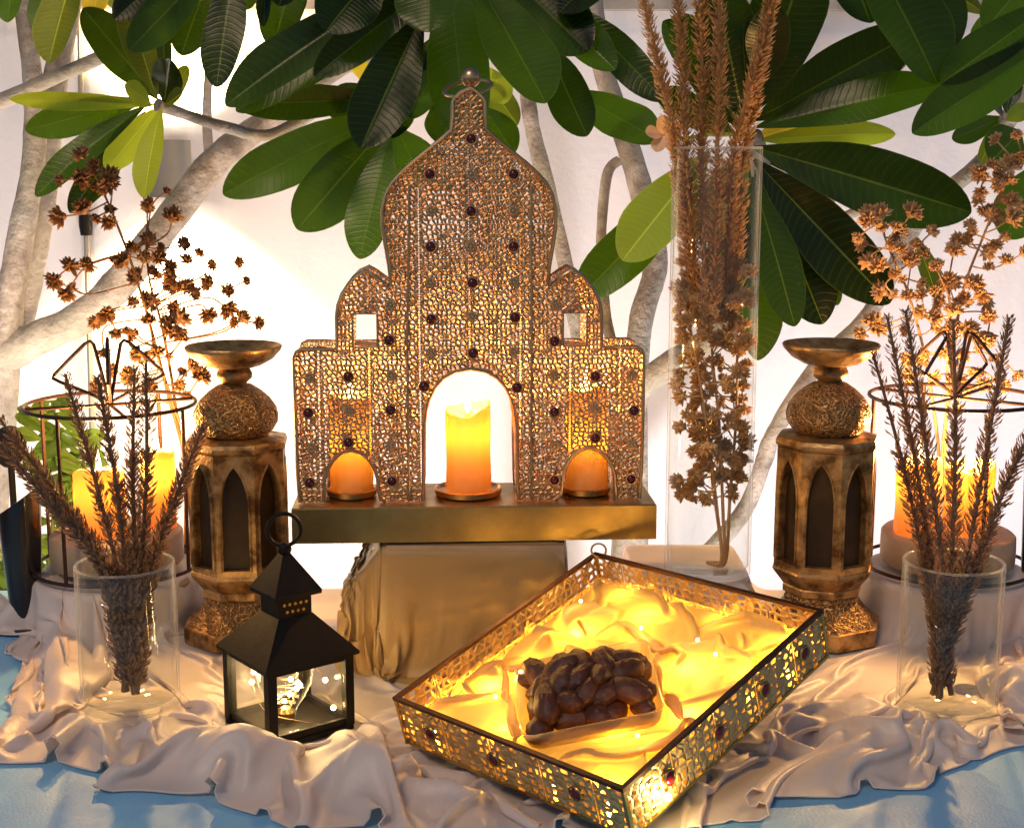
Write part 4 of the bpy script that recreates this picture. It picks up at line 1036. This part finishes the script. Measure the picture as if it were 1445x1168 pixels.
burr_branch('dried burr branch at the left, spreading right in front of the lamp beam', LB, [(268, 690), (252, 600), (240, 520), (226, 450), (212, 400), (206, 350)],
            [[(208, 300)], [(214, 292), (232, 272)], [(236, 330), (242, 312)], [(240, 350), (256, 345)], [(262, 370), (278, 360)], [(285, 390), (305, 372), (332, 370)], [(300, 400), (318, 408), (344, 398)], [(290, 420), (316, 432)], [(300, 470), (336, 455), (360, 455)], [(310, 470), (338, 452)], [(280, 430), (292, 440)], [(248, 390), (262, 400)], [(240, 430), (248, 460)], [(200, 420), (190, 425)], [(222, 380), (224, 366)], [(256, 410), (272, 412)], [(218, 420), (232, 408)]], YB + .02, 'burr', 2, 10, 1.0, (at(268, 720, YB).x, YB - .01, fz))
burr_branch('dried burr branch at the left, shortest, seen through the wire bow', LB, [(262, 640), (244, 570), (228, 520), (214, 480)],
            [[(200, 498)], [(186, 490), (180, 470)], [(168, 540), (140, 545)], [(240, 500), (256, 480)], [(250, 540), (268, 520)], [(262, 560), (280, 535)], [(190, 530), (165, 525)], [(236, 470), (250, 455)]], YB - .015, 'burr', 3, 8, 1.0, (at(262, 690, YB).x, YB - .03, fz))
RB = 'dried burr branches at the right'
burr_branch('dried burr branch at the right, tallest, leaning to the right edge', RB, [(1330, 640), (1342, 540), (1350, 460), (1362, 400), (1385, 340), (1405, 290), (1430, 225)],
            [[(1408, 200)], [(1396, 235), (1386, 240)], [(1390, 255), (1384, 268)], [(1400, 290), (1390, 295)], [(1425, 290), (1432, 290)], [(1370, 330), (1355, 335)], [(1365, 345), (1368, 320)], [(1395, 380), (1418, 372), (1440, 360)], [(1388, 410), (1392, 425)], [(1385, 440), (1396, 450), (1394, 470)], [(1400, 340), (1415, 335)], [(1440, 215), (1436, 195)], [(1415, 250), (1420, 240)], [(1340, 400), (1326, 380)], [(1400, 500), (1432, 525)], [(1390, 480), (1375, 470)]], YB, 'burr_pale', 4, 12, 1.0, (at(1332, 700, YB).x, YB - .01, T + RISE + .01))
burr_branch('dried burr branch at the right, leaning left beside the big leaf', RB, [(1325, 650), (1315, 560), (1300, 480), (1280, 410), (1258, 360), (1245, 325)],
            [[(1228, 312)], [(1236, 318), (1214, 332)], [(1265, 330), (1283, 305)], [(1250, 345), (1262, 325)], [(1230, 360), (1240, 370)], [(1290, 350), (1312, 330)], [(1285, 370), (1300, 360)], [(1250, 400), (1258, 412)], [(1300, 420), (1302, 440)], [(1270, 390), (1295, 398)], [(1240, 380), (1228, 372)], [(1220, 468)], [(1240, 470), (1232, 460)]], YB + .02, 'burr_pale', 5, 12, 1.0, (at(1326, 700, YB).x, YB, T + RISE + .01))
burr_branch('dried burr branch at the right, upright in the middle of the wire bow', RB, [(1334, 640), (1336, 560), (1338, 480), (1340, 420)],
            [[(1322, 380)], [(1340, 390), (1345, 360)], [(1350, 420), (1365, 400)], [(1310, 450), (1300, 440)], [(1360, 470), (1378, 480)], [(1300, 500), (1284, 505)], [(1310, 530), (1290, 530)], [(1370, 530), (1385, 540)], [(1350, 560), (1352, 570)], [(1380, 520), (1410, 540)]], YB - .015, 'burr_pale', 6, 16, 1.0, (at(1334, 700, YB).x, YB - .03, T + RISE + .01))
# burr branches standing inside the tall vase
TB_ = 'dried burr branches inside the tall vase'
for i, (main, tw, lab) in enumerate([
    ([(1018, 790), (1012, 720), (1000, 620), (985, 520), (970, 440)], [[(960, 678)], [(975, 705), (965, 700)], [(1000, 660), (988, 640)], [(980, 590)], [(965, 560)]], 'reaching left with a low curled twig'),
    ([(1022, 792), (1020, 720), (1015, 600), (1005, 500), (1000, 400)], [[(1030, 700), (1042, 680)], [(1035, 640), (1048, 620)], [(990, 560)], [(1030, 560)]], 'in the middle'),
    ([(1024, 790), (1030, 700), (1038, 600), (1040, 500), (1035, 420)], [[(1046, 640)], [(1048, 560)], [(1020, 520)], [(1052, 480)]], 'reaching right'),
    ([(1020, 788), (1008, 700), (995, 600), (975, 480), (962, 380)], [[(958, 520)], [(958, 600)], [(985, 440)]], 'along the left side of the glass')]):
    burr_branch('dried burr branch inside the tall vase, ' + lab, TB_, main, tw, TALL.y + (-.015, .0, .012, .02)[i], 'burr_lit', 40 + i, 40, .85, (TALL.x + .004 * i, TALL.y, ZR + .012), dY=.02, inside=(TALL, .0435))

# ================================================================== BLACK LANTERN
def black_lantern():
    zb = ZT; c = Vector((BLK.x, BLK.y, 0)); rot = Matrix.Rotation(BLK_R + R(45) - R(45), 3, 'Z')
    root = thing('black_lantern', (c.x, c.y, zb), 'small black square lantern with a pyramid roof and hanging ring', 'lantern')
    Z = lambda py: at(408, py, BLK.y).z
    def W(x, y, z): return c + rot @ Vector((x, y, 0)) + Vector((0, 0, z))
    def frus(m, h0, z0, h1, z1, cap0=True, cap1=True):
        v = [W(sx * h0, sy * h0, z0) for sx, sy in ((-1, -1), (1, -1), (1, 1), (-1, 1))] + [W(sx * h1, sy * h1, z1) for sx, sy in ((-1, -1), (1, -1), (1, 1), (-1, 1))]
        m.add(v, [(0, 1, 5, 4), (1, 2, 6, 5), (2, 3, 7, 6), (3, 0, 4, 7)] + ([(3, 2, 1, 0)] if cap0 else []) + ([(4, 5, 6, 7)] if cap1 else []))
    hs = .0435; ze = Z(915); zt = Z(862)
    m = MB(); frus(m, hs + .004, zb, hs + .004, zb + .005); m.build('base', 'black', root, smooth=False)
    for sx, sy in ((-1, -1), (1, -1), (1, 1), (-1, 1)):
        m = MB(); m.box(W(sx * hs, sy * hs, (zb + .005 + ze) / 2), (.0095, .0095, ze - zb - .006), BLK_R); m.build('post', 'black', root, smooth=False)
    for i, (nx_, ny_) in enumerate(((0, -1), (1, 0), (0, 1), (-1, 0))):
        L = 2 * hs - .0097
        for z in (zb + .009, ze - .005):
            m = MB(); m.box(W(nx_ * hs, ny_ * hs, z), (.004 if nx_ else L, L if nx_ else .004, .007), BLK_R); m.build('rail', 'black', root, smooth=False)
        m = MB(); m.box(W(nx_ * hs, ny_ * hs, (zb + ze) / 2 + .002), (.0012 if nx_ else L, L if nx_ else .0012, ze - zb - .022), BLK_R); m.build('pane', 'glass', root, smooth=False)
    m = MB(); frus(m, .0525, ze - .002, .0530, ze + .001); frus(m, .0530, ze + .0012, .0192, zt); m.build('roof', 'black', root, smooth=False)
    z2 = Z(833)
    m = MB(); frus(m, .0185, zt - .002, .0185, z2); v = m.build('vent_box', 'black', root, smooth=False)
    g = MB(); g.lathe((0, 0, 0), [(.0016, 0), (.0016, .0006), (.0002, .0008)], 8); vd = g.data('vent_hole', 'brass')
    for nx_, ny_ in ((0, -1), (1, 0)):
        for r_ in range(2):
            for k in range(5 - r_):
                o = (k - 2 + .5 * r_) * .0062; p = W(nx_ * .0186 + (o if not nx_ else 0), ny_ * .0186 + (o if nx_ else 0), (zt + z2) / 2 + .002 - r_ * .0075)
                d = rot @ Vector((nx_, ny_, 0)); inst('vent_hole', vd, root, p, d.to_track_quat('Z', 'Y'))
    z3 = Z(778)
    m = MB(); frus(m, .0262, z2 - .001, .0265, z2 + .003); frus(m, .0265, z2 + .0032, .0035, z3); m.build('cap', 'black', root, smooth=False)
    MB().ball((c.x, c.y, z3 + .003), .0072, 16, 10).build('knob', 'black', root)
    MB().ring((c.x, c.y, z3 + .003 + .0195), .0165, .0021, 36, 8, Matrix.Rotation(R(12), 3, 'Z') @ Matrix.Rotation(R(90), 3, 'X')).build('hanging_ring', 'black', root)
    # clear bulb wound with fairy lights
    b = thing('glass_bulb', (c.x, c.y, zb + .0055), 'clear glass bulb with tiny fairy lights inside the black lantern', 'bulb')
    p = W(-.003, .002, zb + .0055)
    MB().lathe(p, [(.009, .0), (.010, .006), (.012, .014), (.020, .026), (.027, .040), (.029, .052), (.026, .064), (.018, .073), (.008, .0775), (.0004, .078)], 32, cap=False).build('glass_shell', 'glass', b, angle=70)
    MB().lathe(p, [(.0095, -.0), (.0095, .010), (.006, .014), (.0004, .014)], 20, cap=False).build('socket', 'brass', b)
    rnd = random.Random(8); pts = [p + Vector((0, 0, .012))]
    for i in range(26):
        a = i * 1.9; z = .016 + .052 * i / 25; rr = .016 * math.sin(math.pi * (z - .005) / .078)
        pts.append(p + Vector((rr * math.cos(a), rr * math.sin(a), z)))
    MB().tube(smooth_path(pts, 3), .0004, 5).build('copper_wire', 'brass_trim', b)
    g = MB(); g.ball((0, 0, 0), .0026, 8, 6); led = g.data('led', 'led')
    for i in range(2, 26, 3): inst('fairy_led', led, b, pts[i]); 
    for i in (5, 14, 22): lamp('fairy_light', b, pts[i] + Vector((0, -.004, .003)), .07, (1, .66, .28), .003)
    f = thing('fairy_string', W(.02, -.03, zb + .006), 'added string of tiny lights standing in for pane reflections in the black lantern', 'fairy lights')
    q = [W(.02, -.03, zb + .006), W(-.034, -.02, zb + .028), W(-.036, .01, zb + .052), W(-.030, .034, zb + .075), W(.0, .036, zb + .08), W(.034, .02, zb + .056), W(.036, -.012, zb + .044), W(.032, -.034, zb + .022)]
    MB().tube(smooth_path(q, 5), .0004, 5).build('copper_wire', 'brass_trim', f)
    for k in q[1:]: inst('fairy_led', led, f, k)  # added leds stand in for reflections of the bulb lights in the panes
    lamp('fairy_light', f, q[2] + Vector((0, 0, .004)), .09, (1, .66, .28), .003); lamp('fairy_light', f, q[5] + Vector((0, 0, .004)), .09, (1, .66, .28), .003)
black_lantern()

# ================================================================== PIERCED TRAY
TZI = [TX, TYv, TZ]
TROT = Matrix((TX, TYv, TZ)).transposed()
def tray_hit(px, py, z):
    d = ray(px, py); o = Vector((0, 0, CAMZ)); p0 = tray_w(0, 0, z)
    t = (p0 - o).dot(TZ) / d.dot(TZ); q = o + d * t - TO
    return q.dot(TX), q.dot(TYv)
def tray():
    root = thing('pierced_tray', tray_w(TA / 2, TB / 2, -TH), 'rectangular bronze tray with pierced sides, glowing yellow inside', 'tray')
    th = .0012
    m = MB(); m.box(tray_w(TA / 2, TB / 2, -TH + .001), (TA - .004, TB - .004, .002), mat=TROT); m.build('floor', 'brass', root, smooth=False)
    def panel(p0, p1, L):
        m = MB(); vs, uv = [], []
        for z in (-TH, -.003):
            for t in (0, 1):
                x, y = lerp(p0[0], p1[0], t), lerp(p0[1], p1[1], t); vs.append(tray_w(x, y, z)); uv.append((t * L, z + TH + .003))
        m.add(vs, [(0, 1, 3, 2)], uv); m.build('pierced_side', 'tray', root, smooth=False)
    C4 = [(0, 0), (TA, 0), (TA, TB), (0, TB)]
    for i in range(4):
        a, b = C4[i], C4[(i + 1) % 4]; L = TA if i % 2 == 0 else TB
        panel(a, b, L)
        mx, my = (a[0] + b[0]) / 2, (a[1] + b[1]) / 2; e = (L + .0046) if i % 2 == 0 else (L - .0046)
        sz = (e, .0046, .0035) if i % 2 == 0 else (.0046, e, .0035)
        m = MB(); m.box(tray_w(mx, my, -.0018), sz, mat=TROT); m.build('rim', 'wire', root, smooth=False)
        sz = (e, .0030, .0030) if i % 2 == 0 else (.0030, e, .0030)
        m = MB(); m.box(tray_w(mx, my, -TH + .0012), sz, mat=TROT); m.build('lower_rim', 'brass', root, smooth=False)
        m = MB(); m.box(tray_w(a[0], a[1], -TH / 2), (.0036, .0036, TH - .006), mat=TROT); m.build('corner_post', 'brass', root, smooth=False)
    g = MB(); g.lathe((0, 0, 0), [(.0062, 0), (.0060, .0015), (.0044, .0032), (.0004, .0042)], 14); gd = g.data('gem', 'gem')
    g = MB(); g.ring((0, 0, .0008), .0068, .0013, 18, 6); gs = g.data('gem_setting', 'brass')
    for side, k in (('x', .2), ('x', .55), ('x', .85), ('y', .18), ('y', .42), ('y', .66), ('y', .88)):
        if side == 'y': p = tray_w(TA * k, -.0012, -TH * .5); d = -TYv
        else: p = tray_w(-.0012, TB * k, -TH * .5); d = -TX
        o = inst('gem', gd, root, p, d.to_track_quat('Z', 'Y')); s_ = bpy.data.objects.new('setting', gs); COL.objects.link(s_); s_.parent = o
    h = tray_w(TA, TB, 0); MB().ring(h + Vector((.004, 0, .003)), .008, .0012, 24, 6, Matrix.Rotation(R(50), 3, 'X')).build('corner_loop', 'brass_trim', root)
    # dish in the tray, measured on the plane of its rim
    zr = -.012
    cc = [Vector(tray_hit(px, py, zr)) for px, py in ((722, 937), (913, 900), (939, 1000), (738, 1041))]
    ctr = (cc[0] + cc[1] + cc[2] + cc[3]) / 4
    ex = ((cc[1] - cc[0]) + (cc[2] - cc[3])) / 4; ey = ((cc[0] - cc[3]) + (cc[1] - cc[2])) / 4
    hx, hy = ex.length, ey.length; exn = ex.normalized(); eyn = Vector((-exn.y, exn.x))
    # organza bunched in the tray
    nx, ny = 84, 80; mg = .005
    X, Y = np.meshgrid(np.linspace(mg, TA - mg, nx), np.linspace(mg, TB - mg, ny))
    wx = X + .045 * fbm(X, Y, 9, 5.5); wy = Y + .045 * fbm(X, Y, 9, 9.5)
    q1 = np.sin(2 * np.pi * (wx * 11 + wy * 6 + .5 * fbm(wx, wy, 5, 2.5))); q2 = np.sin(2 * np.pi * (wy * 12 - wx * 5 + .3))
    ed = np.minimum(np.minimum(X, TA - X), np.minimum(Y, TB - Y))
    Zl = -TH + .037 + .013 * q1 + .008 * q2 + .008 * np.clip(1 - ed / .03, 0, 1)
    P = np.stack([X, Y, Zl], -1)
    ru = np.linalg.norm(P[:, 1:] - P[:, :-1], axis=-1) * 1.04; rv = np.linalg.norm(P[1:] - P[:-1], axis=-1) * 1.04
    DZ = -.032
    def collide(P):
        x, y, z = P[..., 0], P[..., 1], P[..., 2]
        np.clip(x, mg, TA - mg, out=x); np.clip(y, mg, TB - mg, out=y); np.clip(z, -TH + .021, -.002, out=z)
        a = (x - ctr.x) * exn.x + (y - ctr.y) * exn.y; b = (x - ctr.x) * eyn.x + (y - ctr.y) * eyn.y
        ins = (np.abs(a) < hx + .002) & (np.abs(b) < hy + .002); z[ins] = np.minimum(z[ins], DZ - .0012)
    P = relax_cloth(P, ru, rv, collide, 45, 5, .0002, .5, .9)
    Pw = np.array(TO) + P[..., :1] * np.array(TX) + P[..., 1:2] * np.array(TYv) + P[..., 2:] * np.array(TZ)
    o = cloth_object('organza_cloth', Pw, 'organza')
    tag(o, 'sheer cream cloth swirled inside the tray, lit from beneath', 'cloth')
    # fairy lights beneath the cloth
    fs = thing('fairy_string', tray_w(.03, .03, -TH + .003), 'warm fairy light string hidden under the cloth in the tray', 'fairy lights')
    rnd = random.Random(21); g = MB(); g.ball((0, 0, 0), .0016, 8, 6); led = g.data('led', 'led'); pts = []
    for j in range(4):
        row = [(TA * (i + .5 + rnd.uniform(-.25, .25)) / 5, TB * (j + .5 + rnd.uniform(-.25, .25)) / 4) for i in range(5)]
        pts += row if j % 2 == 0 else row[::-1]
    W3 = [tray_w(x, y, -TH + .0065) for x, y in pts]
    MB().tube(smooth_path(W3, 4), .0006, 5).build('copper_wire', 'brass_trim', fs)
    for i, p in enumerate(W3):
        inst('fairy_led', led, fs, p)
        lamp('fairy_light', fs, p + TZ * .0025, (.03, .27, .06, .16)[(i * 7 + 1) % 4] * rnd.uniform(.7, 1.2), (1, .50, .06), .003)
    for px, py in ((700, 985), (735, 950), (905, 888), (820, 850), (985, 905), (1010, 925), (770, 1010), (900, 1040)):
        x, y = tray_hit(px, py, -.014); p = tray_w(x, y, -.012)
        inst('fairy_led', led, fs, p); lamp('fairy_light', fs, p + TZ * .006, .03, (1, .58, .14), .004)
    # one led poking out through the near side
    p = tray_w(TA * .16, -.006, -TH * .72)
    d0 = ray(942, 1124); o0 = Vector((0, 0, CAMZ)); t_ = (tray_w(0, -.005, 0) - o0).dot(TYv) / d0.dot(TYv); p = o0 + d0 * t_
    g = MB(); g.ball((0, 0, 0), .0034, 12, 8); inst('bright_led', g.data('led', 'led'), fs, p)
    lamp('fairy_light', fs, p - TYv * .006, .16, (1, .68, .25), .004)
    # clear dish
    dz = thing('clear_dish', tray_w(ctr.x, ctr.y, DZ), 'clear rectangular dish heaped with dark dates in the glowing tray', 'dish')
    def loop(k, z, rad=.012):
        out = []
        for sx, sy, a0 in ((1, 1, 0), (-1, 1, 90), (-1, -1, 180), (1, -1, 270)):
            for q in range(5):
                a = R(a0 + 22.5 * q); u = sx * (hx * k - rad) + rad * math.cos(a); v = sy * (hy * k - rad) + rad * math.sin(a)
                c_ = ctr + exn * u + eyn * v; out.append(tray_w(c_.x, c_.y, z))
        return out
    m = MB(); rings = [loop(.90, DZ), loop(.93, DZ + .003), loop(1.0, zr - .001), loop(1.01, zr), loop(.985, zr), loop(.965, zr - .002), loop(.91, DZ + .005), loop(.86, DZ + .003)]
    n = 20; vs = [v for r_ in rings for v in r_]
    m.add(vs, [(j * n + i, j * n + (i + 1) % n, (j + 1) * n + (i + 1) % n, (j + 1) * n + i) for j in range(7) for i in range(n)] + [tuple(range(n)), tuple(7 * n + i for i in range(n))])
    m.build('dish_wall', 'acrylic', dz, angle=60)
    # dates
    def date_data(seed):
        rd = random.Random(seed); m = MB(); m.ball((0, 0, 0), .0098, 26, 18, (1.75, .98, .9))
        vs = []
        for p in m.v:
            p = Vector(p); k = noise.noise(p * 70 + Vector((seed * 3, 0, 0))) * .0020 + abs(noise.noise(Vector((p.x * 70 + seed, p.y * 330, p.z * 330)))) * .0024
            vs.append(tuple(p + p.normalized() * k))
        m.v = vs; return m.data('date', 'date')
    DD = [date_data(i) for i in range(5)]
    k = 0
    for lay, (n1, n2, zl, kx, ky) in enumerate(((5, 4, DZ + .013, .86, .84), (5, 3, DZ + .026, .74, .66), (3, 2, DZ + .036, .46, .36))):
        for i in range(n1):
            for j in range(n2):
                u = hx * kx * (2 * (i + .5) / n1 - 1) + rnd.uniform(-.004, .004); v = hy * ky * (2 * (j + .5) / n2 - 1) + rnd.uniform(-.004, .004)
                c_ = ctr + exn * (u * 1.0) + eyn * (v * .97)
                o = bpy.data.objects.new('date', rnd.choice(DD)); COL.objects.link(o)
                o.location = tray_w(c_.x, c_.y, zl + rnd.uniform(-.002, .002)); o.rotation_mode = 'QUATERNION'
                o.rotation_quaternion = (TROT @ Matrix.Rotation(rnd.uniform(0, 6.3), 3, 'Z') @ Matrix.Rotation(rnd.uniform(-.4, .4), 3, 'Y')).to_quaternion()
                sc = rnd.uniform(.95, 1.3); o.scale = (sc, sc, sc)
                tag(o, 'dark brown wrinkled date heaped in the clear dish', 'date', 'dates in the clear dish')
tray()

# ================================================================== BLACK VASES AT THE EDGES
def black_vase(px, Y, top_l, top_r, half, label):
    b = at(px, 800, Y); zb = T + .0008
    root = thing('black_vase', (b.x, Y, zb), label, 'vase', 'black slant-topped vases')
    zl, zr = at(px, top_l, Y).z, at(px, top_r, Y).z; r = half * scl(Y); n = 28
    vs = []
    for kz, kr in ((0, .62), (.04, .66), (.3, .78), (.6, .9), (.85, .98), (1, 1), (1, .93), (.9, .90)):
        for i in range(n):
            a = 2 * math.pi * i / n; x, y = math.cos(a), math.sin(a); zt = lerp(zl, zr, (x + 1) / 2)
            vs.append((b.x + r * kr * x, Y + r * kr * y, zb + .006 + (zt - zb - .006) * kz))
    m = MB(); m.add(vs, [(j * n + i, j * n + (i + 1) % n, (j + 1) * n + (i + 1) % n, (j + 1) * n + i) for j in range(7) for i in range(n)] + [tuple(7 * n + i for i in range(n))])
    m.build('body', 'black_gloss', root, angle=50)
    MB().lathe((b.x, Y, zb), [(.0005, 0), (r * .95, 0), (r, .002), (r * .95, .006), (.0005, .006)], 28, cap=False).build('foot', 'black_gloss', root)
black_vase(33, 1.69, 726, 686, 30, 'glossy black slant-topped vase at the left edge')
black_vase(1460, 1.72, 600, 590, 24, 'glossy black vase at the right edge behind the wire lantern')

for o in bpy.data.objects:
    if '_o' in o.keys(): del o['_o']
